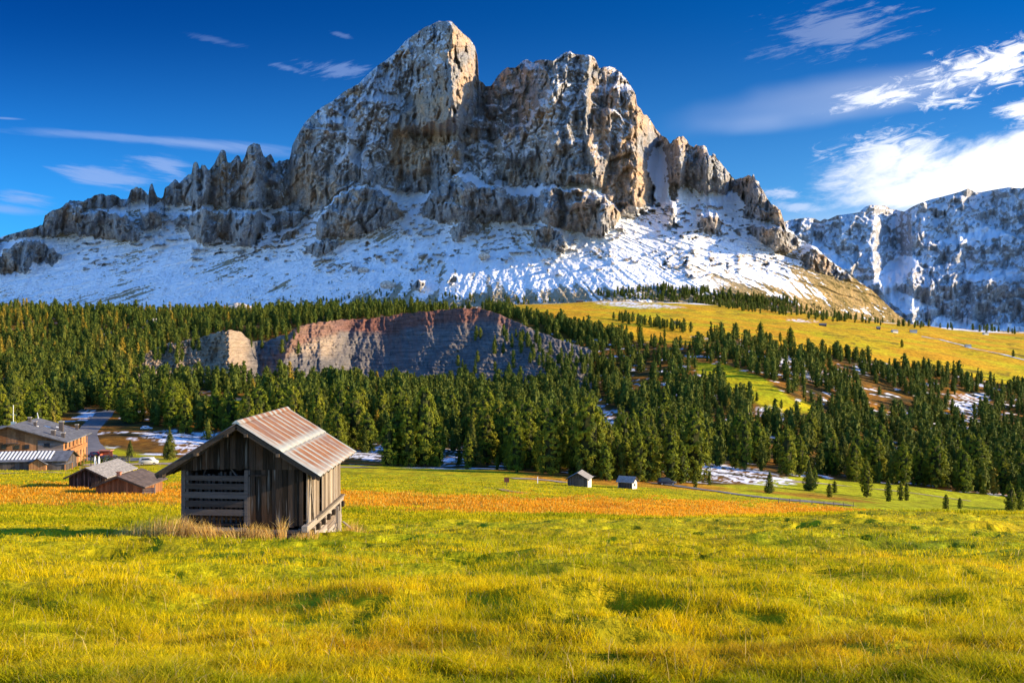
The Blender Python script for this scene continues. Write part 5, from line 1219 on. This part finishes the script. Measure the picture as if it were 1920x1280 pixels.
# terrace, parasols, stone wall
r_ = empty('terrace_pergola', gpt(205, 224)); tag(r_, 'planted wooden pergola on the lodge terrace behind the white parasols', 'pergola')
for k in range(7):
    f = MB(); f.box(-4.2+k*1.4, -4.05+k*1.4, -.1, .05, -.8, 2.4); f.build('post', w_dim, r_)
f = MB(); f.box(-4.4, 4.6, -.15, .1, 2.4, 2.55); f.box(-4.4, 4.6, 1.85, 2.1, 2.4, 2.55); f.build('beam', w_dim, r_)
V_, F_ = clump_cloud(np.array([(-4+k*.8, .5, 1.9+.3*math.sin(k*2.1)) for k in range(11)]), np.full(11, .75), 60, .22, .3, 5)
link('climbing_leaves', np_mesh('climbing_leaves', V_, F_, False), m_stone, r_)
for px_, lab in ((178, 'left of the two closed white parasols on the lodge terrace'), (185.5, 'right of the two closed white parasols on the lodge terrace')):
    r_ = empty('parasol', gpt(px_, 212)); tag(r_, lab, 'parasol', 'closed parasols on the terrace')
    f = MB(); f.cyl((0,0,0), (0,0,3.0), .04); f.build('pole', m_steel, r_); f = MB(); f.cyl((0,0,1.0), (0,0,2.2), .20, .24, 8); f.cyl((0,0,2.2), (0,0,3.05), .24, .04, 8); f.build('canopy', m_white, r_)
def low_wall(name, pts, h, th, mat, label, cat):
    f = MB(); Q = [gpt(*p_) for p_ in pts]
    for a, b2 in zip(Q[:-1], Q[1:]): f.beam((a[0], a[1], a[2]+h/2-.2), (b2[0], b2[1], b2[2]+h/2-.2), th, h+.4)
    return tag(f.build(name, mat), label, cat)
low_wall('stone_wall', [(190, 210), (202, 218), (214, 226), (226, 236)], 1.5, .5, m_stonew, 'pale stone retaining wall climbing to the right of the lodge terrace', 'wall')
def rail_fence(name, pts, h, rails, gap, label, mat=None, group=None):
    mat = mat or w_palebeam; r_ = empty(name, gpt(*pts[0])); tag(r_, label, 'fence', group); o3 = Vector(r_.location); dense = []
    for (a, Ya), (b2, Yb) in zip(pts[:-1], pts[1:]):
        A = Vector(gpt(a, Ya)); B = Vector(gpt(b2, Yb)); n = max(1, int((B-A).length/gap))
        for k in range(n): q = k/n; dense.append(gpt(a*(1-q)+b2*q, 1/((1-q)/Ya+q/Yb)))
    dense.append(gpt(*pts[-1]))
    for p_ in dense:
        f = MB(); v_ = Vector(p_)-o3; f.cyl(v_+Vector((0,0,-.3)), v_+Vector((0,0,h)), .07, .06, 6); f.build('post', mat, r_)
    for rz in rails:
        f = MB()
        for a, b2 in zip(dense[:-1], dense[1:]): f.beam(Vector(a)-o3+Vector((0,0,rz)), Vector(b2)-o3+Vector((0,0,rz)), .04, .09)
        f.build('rail', mat, r_)
    return r_
rail_fence('garden_fence', [(150, 203), (170, 203), (188, 205)], 1.0, (.45, .85), 1.6, 'low pale rail fence along the meadow in front of the lodge terrace')
rail_fence('parking_fence', [(232, 232), (262, 236), (300, 240)], .8, (.6,), 3.0, 'thin rail fence along the gravel lot edge below the pines')
rail_fence('pasture_fence', [(1460, 205), (1500, 212), (1545, 220), (1600, 228)], 1.1, (.5, .95), 4.0, 'thin wire like pasture fence beside the road on the right', w_dim)
r_ = empty('kiosk', gpt(199, 290)); tag(r_, 'open orange red wooden kiosk standing on the parking lot', 'kiosk')
f = MB(); f.box(-1.8, 1.8, -1.4, 1.4, 2.1, 2.3); f.build('roof', plain('orange_paint', (.52, .20, .11)), r_)
f = MB(); f.box(-1.5, 1.5, .9, 1.0, -.3, 2.1); f.box(-1.5, -1.4, -1.0, 1.0, -.3, 2.1); f.box(-.2, 1.5, -1.0, -.9, -.3, 1.0); f.build('wall', plain('red_boards', (.36, .10, .05)), r_)
for sx in (-1.5, 1.4): f = MB(); f.box(sx, sx+.1, -1.05, -.95, -.3, 2.1); f.build('post', w_dim, r_)
# vehicles
def car(name, px, Y, yaw, L, W, H, colr, label, cat='car', suv=False, van=False):
    root = empty(name, gpt(px, Y, .12), yaw); tag(root, label, cat); pm = plain('paint_'+name, colr, .3, .6, .1, .05)
    hood = .55*H if not van else .62*H
    prof = [(-L/2, .30), (-L/2, hood*.95), (-L/2+.12*L*(0 if suv or van else 1), hood), (-L/2+.05*L+(.10*L if not (suv or van) else 0), H*.96), (-.1*L, H), (L*.12 if not van else L*.25, H*.97), (L*.26 if not van else L*.36, hood*1.02), (L/2-.04*L, hood*.86), (L/2, hood*.6), (L/2, .30)]
    f = MB(); n = len(prof); k = len(f.V)
    for sy in (-1, 1):
        for x_, z_ in prof: ins = .0 if z_ < hood*1.03 else .13; f.V.append((x_, sy*(W/2-ins), z_)); f.T.append(.5)
    f.F.append(tuple(range(n))); f.F.append(tuple(range(2*n-1, n-1, -1)))
    for i in range(n): f.F.append((i, (i+1) % n, n+(i+1) % n, n+i))
    f.build('body', pm, root, .05, True)
    f = MB()
    for sy in (-1, 1):
        f.hexa([(-L*.38, sy*(W/2-.06), hood*1.04), (L*.22, sy*(W/2-.06), hood*1.04), (L*.22, sy*(W/2-.03), hood*1.04), (-L*.38, sy*(W/2-.03), hood*1.04), (-L*.34, sy*(W/2-.13), H*.92), (L*.10, sy*(W/2-.13), H*.92), (L*.10, sy*(W/2-.10), H*.92), (-L*.34, sy*(W/2-.10), H*.92)])
    f.build('side_windows', m_glass, root)
    for sx in (-.31, .31):
        for sy in (-1, 1):
            f = MB(); f.cyl((sx*L, sy*(W/2-.2), .33), (sx*L, sy*(W/2+.01), .33), .34, n=14); wh_ = f.build('wheel', m_dark, root)
            f = MB(); f.cyl((sx*L, sy*(W/2+.011), .33), (sx*L, sy*(W/2+.03), .33), .19, n=10); f.build('rim', m_steel, wh_)
    for sy in (-.33, .33):
        f = MB(); f.box(L/2-.02, L/2+.02, sy*W*1.1-.16, sy*W*1.1+.16, hood*.62, hood*.78); f.build('headlight', m_white, root)
    return root
def yat(px, py): return find_Y(px, py, 180, 700)
car('parked_car', 1250, yat(1250, 909), R(4), 4.5, 1.85, 1.75, (.03, .035, .05), 'dark blue off road car parked at the head of the paved road', suv=True)
car('parked_car', 197, 262, R(80), 4.3, 1.8, 1.6, (.05, .06, .08), 'dark grey car seen end on below the orange kiosk')
car('parked_car', 180, 292, R(6), 4.3, 1.8, 1.5, (.35, .02, .02), 'red car parked left of the orange kiosk')
car('parked_van', 279, 243, R(12), 4.4, 2.0, 1.9, (.65, .62, .55), 'small white van on the gravel lot edge', 'van', van=True)
car('parked_car', 275, 395, R(5), 4.4, 1.8, 1.5, (.6, .62, .66), 'silver car half hidden among the pines above the parking lot')
# poles and signs
def post_sign(px, Y, h, w_, colr, label, name='sign_post', cat='sign'):
    r_ = empty(name, gpt(px, Y)); tag(r_, label, cat); f = MB(); f.cyl((0,0,-.3), (0,0,h), .05); f.build('post', w_dim, r_)
    f = MB(); f.box(-w_/2, w_/2, -.08, -.05, h-.9, h-.05); f.build('panel', plain('panel_'+str(px), colr), r_)
post_sign(950, 186, 1.7, .95, (.16, .05, .03), 'dark red information panel on a post alone in the meadow')
f = MB(); f.cyl((0,0,-.3), (0,0,1.5), .09, .08, 8); o = f.build('marker_post', m_white); o.location = gpt(1008, 222); tag(o, 'white marker post beside the field track left of the small huts', 'post')
f = MB(); f.cyl((0,0,-.3), (0,0,1.4), .06, .06, 8); o = f.build('marker_post', m_white); o.location = gpt(181, 250); tag(o, 'white marker post standing on the parking lot near the dark car', 'post')
f = MB(); f.cyl((0,0,-.3), (0,0,1.6), .08, .07, 8); o = f.build('road_post', w_palebeam); o.location = gpt(1259, 272); tag(o, 'short wooden post beside the dark off road car', 'post')
r_ = empty('floodlight_pole', gpt(352, 400)); tag(r_, 'tall bent white lamp pole on the clearing behind the barn', 'pole')
f = MB(); f.cyl((0,0,-.3), (-.3,0,7), .10, .09); f.cyl((-.3,0,7), (-1.2,0,10.5), .09, .08); f.build('pole', m_white, r_); f = MB(); f.box(-1.6, -1.0, -.25, .25, 10.4, 10.7); f.build('lamp_head', m_steel, r_)
r_ = empty('radio_mast', gpt(25, 262)); tag(r_, 'thin white antenna mast rising behind the left end of the lodge roof', 'antenna')
f = MB(); f.cyl((0,0,0), (0,0,15), .07); f.build('mast', m_white, r_); f = MB(); f.box(-.9, .9, -.05, .05, 12.4, 12.5); f.box(-.5, .7, -.3, .3, 9.6, 10.6); f.build('crossbar', m_steel, r_)
f = MB(); f.beam((0,0,0), (-.3,0,1.6), .12, .12); o = f.build('roof_vane', m_white); o.location = Vector(lr.location)+Matrix.Rotation(R(11), 3, 'Z') @ Vector((.5, 21.5, 8.9)); tag(o, 'short white vane at the back end of the lodge ridge', 'antenna')
# boulders on the scree foot
def boulder(px, py, s_, label, seed, far=True):
    if far: c0 = surf_mtn(px, py)
    else: c0 = gpt(px, find_Y(px, py, 860, 1300))
    bm = bmesh.new(); bmesh.ops.create_icosphere(bm, subdivisions=4, radius=1)
    for v_ in bm.verts:
        c = v_.co; n_ = float(fbm(np.array([c.x*1.3+seed]), np.array([c.y*1.3+c.z*1.7]), seed, 4, .6, True)[0]); q = c*(1+.35*n_)
        v_.co = Vector((q.x*1.5, q.y, q.z*.8))*s_
    me = bpy.data.meshes.new('boulder'); bm.to_mesh(me); bm.free(); me.materials.append(m_boul); o = bpy.data.objects.new('boulder', me); COL.objects.link(o); o.location = (c0[0], c0[1]-s_*.4, c0[2]+s_*.2); tag(o, label, 'boulder'); return o
m_boul = plain('pale_boulder', (.45, .39, .33), .95, .1, var=.45, sc_=.25)
boulder(448, 585, 13, 'biggest pale boulder at the upper edge of the left wood', 4, False); boulder(486, 588, 6, 'small pale boulder right of the biggest one at the wood edge', 9, False)
boulder(425, 590, 5, 'flat pale boulder left of the biggest one at the wood edge', 12, False); boulder(292, 608, 5, 'pale rock showing between pines of the left wood', 15, False)
boulder(848, 524, 8, 'upright boulder on the lower middle of the snowy scree', 21); boulder(682, 508, 6, 'brown block on the left part of the boulder strewn scree', 25); boulder(728, 536, 8, 'pointed block low on the boulder strewn scree', 27)
boulder(908, 482, 6, 'brown boulder high on the snowy scree under the middle wall', 33)

# ---- roads and paths draped on the land
def ribbon(name, pts, w_, mat, lift=.10, n=8):
    """pts: (column, distance)"""
    P_ = []
    for (a, Ya), (b2, Yb) in zip(pts[:-1], pts[1:]):
        A = np.array([(a-960)/F*Ya, Ya]); B = np.array([(b2-960)/F*Yb, Yb])
        for k in range(n): P_.append(A+(B-A)*k/n)
    P_.append(np.array([(pts[-1][0]-960)/F*pts[-1][1], pts[-1][1]])); P_ = np.array(P_)
    for _ in range(3): P_[1:-1] = (P_[:-2]+P_[1:-1]*2+P_[2:])/4
    Tn = np.gradient(P_, axis=0); Tn /= np.linalg.norm(Tn, axis=1, keepdims=True); Nn_ = np.stack([-Tn[:, 1], Tn[:, 0]], 1)
    m_ = 7; V = []
    for j in range(m_):
        q = P_+Nn_*(w_*(j/(m_-1)-.5))*(1+.08*gnoise(np.arange(len(P_))/3, np.zeros(len(P_))+j, 31)[:, None]); z = ground(q[:, 0]/q[:, 1]*F+960, q[:, 1])
        V.append(np.stack([q[:, 0], q[:, 1], z+lift], 1))
    V = np.stack(V, 0); return tag(link(name, np_mesh(name, V.reshape(-1, 3), grid_faces(m_, len(P_))), mat), kind='structure')
m_asph = plain('worn_asphalt', (.17, .165, .17), .85, .2, var=.18, sc_=.6); m_grav = plain('pale_gravel', (.36, .29, .23), .95, .1, var=.3, sc_=1.5); m_path = plain('trodden_path', (.34, .24, .10), .95, .1, var=.3, sc_=1.)
def rY(px, py, lo=150, hi=700): return (px, find_Y(px, py, lo, hi))
ribbon('road', [rY(1225, 905), rY(1262, 910), rY(1310, 917), rY(1370, 925), rY(1440, 934), rY(1510, 940), rY(1600, 948)], 5.0, m_asph, .14)
ribbon('field_track', [rY(960, 897), rY(1000, 898), rY(1040, 902), rY(1060, 905)], 3.2, m_grav, .12)
ribbon('meadow_path', [rY(915, 915), rY(950, 921), rY(990, 927), rY(1020, 931)], 1.5, m_path, .1)
ribbon('lower_road', [(1480, 330), (1560, 345), (1700, 352), (1820, 340)], 4, m_grav, .12)
ribbon('lodge_path', [(-120, 176), (0, 176), (60, 178), (132, 181)], 1.7, m_grav, .1)
ribbon('parking_road', [(150, 244), (200, 243), (250, 246), (300, 250), (340, 252), (430, 255), (540, 258), (640, 262), (700, 268)], 9, m_grav, .12)
ribbon('access_road', [(235, 262), (205, 285), (180, 315), (163, 345), (160, 380), (182, 420), (200, 460)], 8, m_asph, .16)
ribbon('parking_lot', [(150, 270), (180, 276), (215, 283), (250, 292)], 26, m_asph, .12)
ribbon('alp_track', [rY(1300, 684, 560), rY(1298, 690, 560), rY(1306, 686, 560), rY(1312, 694, 560)], 4, m_grav, .2)
ribbon('alp_path', [rY(1035, 597, 860, 1400), rY(1045, 604, 860, 1400), rY(1040, 610, 860, 1400)], 4, m_grav, .3)
m_strm = plain('snowy_stream_bed', (.55, .55, .56), .9, .1, var=.3, sc_=.2)
ribbon('stream_bed', [rY(1728, 631, 860, 1400), rY(1760, 636, 860, 1400), rY(1800, 646, 860, 1400), rY(1830, 655, 860, 1400), rY(1880, 664, 860, 1400), rY(1925, 676, 860, 1400)], 5, m_strm, .3)
# ---------------------------------------------------------------- the foreground grass, blade by blade
rg = np.random.default_rng(99)
def blades(name, px, Y, hgt_, wid, lean, colA, mat, lean_dir=None, droop=1.0):
    """three-segment tapering curved blades"""
    n = len(px); X = (px-960)/F*Y; z = ground(px, Y)-.02
    a = rg.uniform(0, 2*math.pi, n); fx_, fy_ = np.cos(a), np.sin(a)          # blade's flat side
    ld = rg.uniform(-3.14, 3.14, n) if lean_dir is None else lean_dir
    lx, ly = np.cos(ld), np.sin(ld); prof = [(0, 0., 1.), (.4, .12, .85), (.75, .45, .55), (1.0, 1.0, .05)]
    V = []
    for h_, l_, w_ in prof:
        cx = X+lx*lean*hgt_*l_; cy = Y+ly*lean*hgt_*l_; cz = z+hgt_*(h_-droop*.25*lean*l_)
        for s_ in (-1, 1): V.append(np.stack([cx+s_*fx_*wid*w_/2, cy+s_*fy_*wid*w_/2, cz], 1))
    V = np.stack(V, 1)                    # n,8,3
    base = (np.arange(n)*8)[:, None, None]; q = np.array([[0,1,3,2],[2,3,5,4],[4,5,7,6]])[None]
    me = np_mesh(name, V.reshape(-1, 3), (base+q).reshape(-1, 4), False)
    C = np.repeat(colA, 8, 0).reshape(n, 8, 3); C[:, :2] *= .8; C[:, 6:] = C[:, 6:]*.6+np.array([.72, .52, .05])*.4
    vcol(me, 'col', C.reshape(-1, 3)); return link(name, me, mat)
mg, t, b = new_mat('grass_blades', .7, .04)
t.set(b.inputs['Base Color'], t.attr('col', 'Color'))
tr = mg.node_tree.nodes.new('ShaderNodeBsdfTranslucent'); t.set(tr.inputs[0], t.attr('col', 'Color'))
mx = mg.node_tree.nodes.new('ShaderNodeMixShader'); mx.inputs[0].default_value = .5
t.l.new(b.outputs[0], mx.inputs[1]); t.l.new(tr.outputs[0], mx.inputs[2]); t.l.new(mx.outputs[0], mg.node_tree.nodes['Material Output'].inputs[0])
N = 700000
# even cover over the picture: density falls with distance
Yg = 6.3/(1-rg.uniform(0, 1, N)**1.0*(1-6.3/75)); pxg = rg.uniform(-420, 2340, N); Xg = (pxg-960)/F*Yg
tuft = fbm(Xg/.55, Yg/.5, 701, 3, .6); pat = fbm(Xg/4.5, Yg/2.2, 703, 4, .55); pat2 = fbm(Xg/1.6, Yg/1.2, 705, 3); big_ = fbm(Xg/14, Yg/9, 707, 3)
keep = rg.uniform(size=N) < np.clip(.62+1.1*tuft+.5*pat2, .10, 1)
inb = (Xg > XL-.1) & (Xg < XR+.2) & (Yg > YF-.05) & (Yg < YB+.1); keep &= ~inb
Yg, pxg, Xg, tuft, pat, pat2, big_ = [q[keep] for q in (Yg, pxg, Xg, tuft, pat, pat2, big_)]; n = len(Yg)
hh = (.085+.10*np.clip(pat2+.4, 0, 1)+.12*np.clip(tuft, 0, 1))*rg.uniform(.6, 1.35, n)*np.where(Yg > 34, .75, 1)
ww = np.maximum(.007, .00052*Yg)*rg.uniform(.7, 1.4, n)
ty = np.clip(.58+1.15*pat+.75*big_+.25*pat2+rg.normal(0, .22, n), 0, 1)[:, None]
CG = np.array([.26, .31, .003])*(1-ty)+np.array([.86, .64, .008])*ty
oz = np.clip(sstep(.25, .6, fbm(Xg/6, Yg/3, 711, 3)+.15*rg.normal(size=n)), 0, 1)[:, None]*.6; CG = CG*(1-oz)+np.array([.60, .30, .022])*oz
dry = (rg.uniform(size=n) < .05)[:, None]; CG = np.where(dry, np.array([.62, .46, .17]), CG)
CG = CG*rg.uniform(.70, 1.2, (n, 1))*(1-.35*sstep(.15, .45, fbm(Xg/1.1, Yg/.8, 713, 3)))[:, None]
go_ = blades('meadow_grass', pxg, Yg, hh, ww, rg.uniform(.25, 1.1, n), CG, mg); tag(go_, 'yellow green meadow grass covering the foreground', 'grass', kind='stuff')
# farther sedge, orange: short upright fuzz on the band
N2b = 150000; Yo = rg.uniform(74, 225, N2b); po = rg.uniform(-100, 1760, N2b); pyo = HZ-ground(po, Yo)/Yo*F
k = rg.uniform(size=N2b) < band_mask(po, Yo, pyo); po, Yo = po[k], Yo[k]; n = len(po); Xo = (po-960)/F*Yo
to = np.clip(.5+1.2*fbm(Xo/7, Yo/5, 721, 4)+rg.normal(0, .2, n), 0, 1)[:, None]; CO = np.array([.55, .20, .010])*(1-to)+np.array([.90, .42, .02])*to; sw_ = rg.uniform(size=(n, 1)); CO = np.where(sw_ < .15, np.array([.75, .54, .10]), np.where(sw_ > .93, np.array([.30, .26, .01]), CO))
tag(blades('orange_sedge', po, Yo, rg.uniform(.10, .34, n), .0007*Yo*rg.uniform(.7, 1.4, n), rg.uniform(.1, .6, n), CO, mg), 'band of tall orange sedge across the middle of the meadow', 'grass', kind='stuff')
# middle distance green grass
N3 = 120000; Y3 = 60/(1-rg.uniform(0, 1, N3)*(1-60/230)); p3 = rg.uniform(-100, 2020, N3); py3 = HZ-ground(p3, Y3)/Y3*F
k = (band_mask(p3, Y3, py3) < .3) & (rg.uniform(size=N3) < .85); p3, Y3 = p3[k], Y3[k]; n = len(p3); X3 = (p3-960)/F*Y3
t3 = np.clip(.45+1.2*fbm(X3/10, Y3/9, 731, 4)+rg.normal(0, .18, n), 0, 1)[:, None]; C3 = np.array([.26, .29, .004])*(1-t3)+np.array([.74, .54, .010])*t3
tag(blades('far_meadow_grass', p3, Y3, rg.uniform(.12, .3, n), .0009*Y3*rg.uniform(.7, 1.3, n), rg.uniform(.2, .8, n), C3, mg), 'short green grass of the middle meadow behind the barn', 'grass', kind='stuff')
# tall dry stalks round the barn
m_dry = mg
def tuftpos(px, n, spread, Y): return px+rg.normal(0, spread, n), Y+rg.normal(0, .18, n)
P_, Q_, H_, W_, L_, D_ = [], [], [], [], [], []
for (cx_, cn, sp, Yc, h0, ld) in ((235, 110, 14, 33.2, .45, 1.5), (265, 120, 12, 33.0, .6, 1.4), (300, 170, 12, 32.8, .75, 1.5), (330, 190, 12, 32.6, .85, 1.3), (352, 170, 9, 32.6, .8, 1.2), (372, 150, 8, 32.5, .7, 2.8), (396, 260, 10, 32.5, .75, 2.9), (418, 200, 9, 32.5, .6, 2.9), (440, 170, 8, 32.5, .55, 2.8), (462, 140, 7, 32.5, .6, 1.6), (476, 130, 6, 32.5, .6, 1.3), (505, 150, 7, 32.5, .6, 2.7), (528, 110, 4, 32.55, .85, 1.5), (560, 150, 8, 32.5, .35, 1.6), (585, 150, 8, 32.6, .42, 1.5), (655, 130, 8, 36.5, .75, 1.2), (670, 80, 8, 36.3, .6, 1.0)):
    a_, b_ = tuftpos(cx_, cn, sp, Yc); P_.append(a_); Q_.append(b_); H_.append(h0*rg.uniform(.45, 1.15, cn)); L_.append(rg.uniform(.1, .75, cn)); D_.append(ld+rg.normal(0, .5, cn))
P_, Q_, H_, L_, D_ = [np.concatenate(q) for q in (P_, Q_, H_, L_, D_)]; n = len(P_); dc = rg.uniform(size=(n, 1)); CD = np.array([.72, .44, .08])*(1-dc)+np.array([.90, .66, .26])*dc
CD = np.where(rg.uniform(size=(n, 1)) < .18, np.array([.30, .13, .05]), CD)
tag(blades('dry_grass', P_, Q_, H_, np.full(n, .014), L_, CD, mg, D_), 'tall dry straw coloured grass stalks along the foot of the barn', 'grass', kind='stuff')
# single pale seed stalks standing out of the foreground
n = 190; P4 = rg.uniform(-50, 1970, n); Y4 = 8/(1-rg.uniform(0, 1, n)*(1-8/30)); 
tag(blades('seed_stalks', P4, Y4, rg.uniform(.25, .45, n), np.full(n, .007), rg.uniform(.05, .5, n), np.array([[.60, .45, .16]])*rg.uniform(.7, 1.2, (n, 1)), mg), 'scattered pale seed stalks standing above the foreground grass', 'grass', kind='stuff')
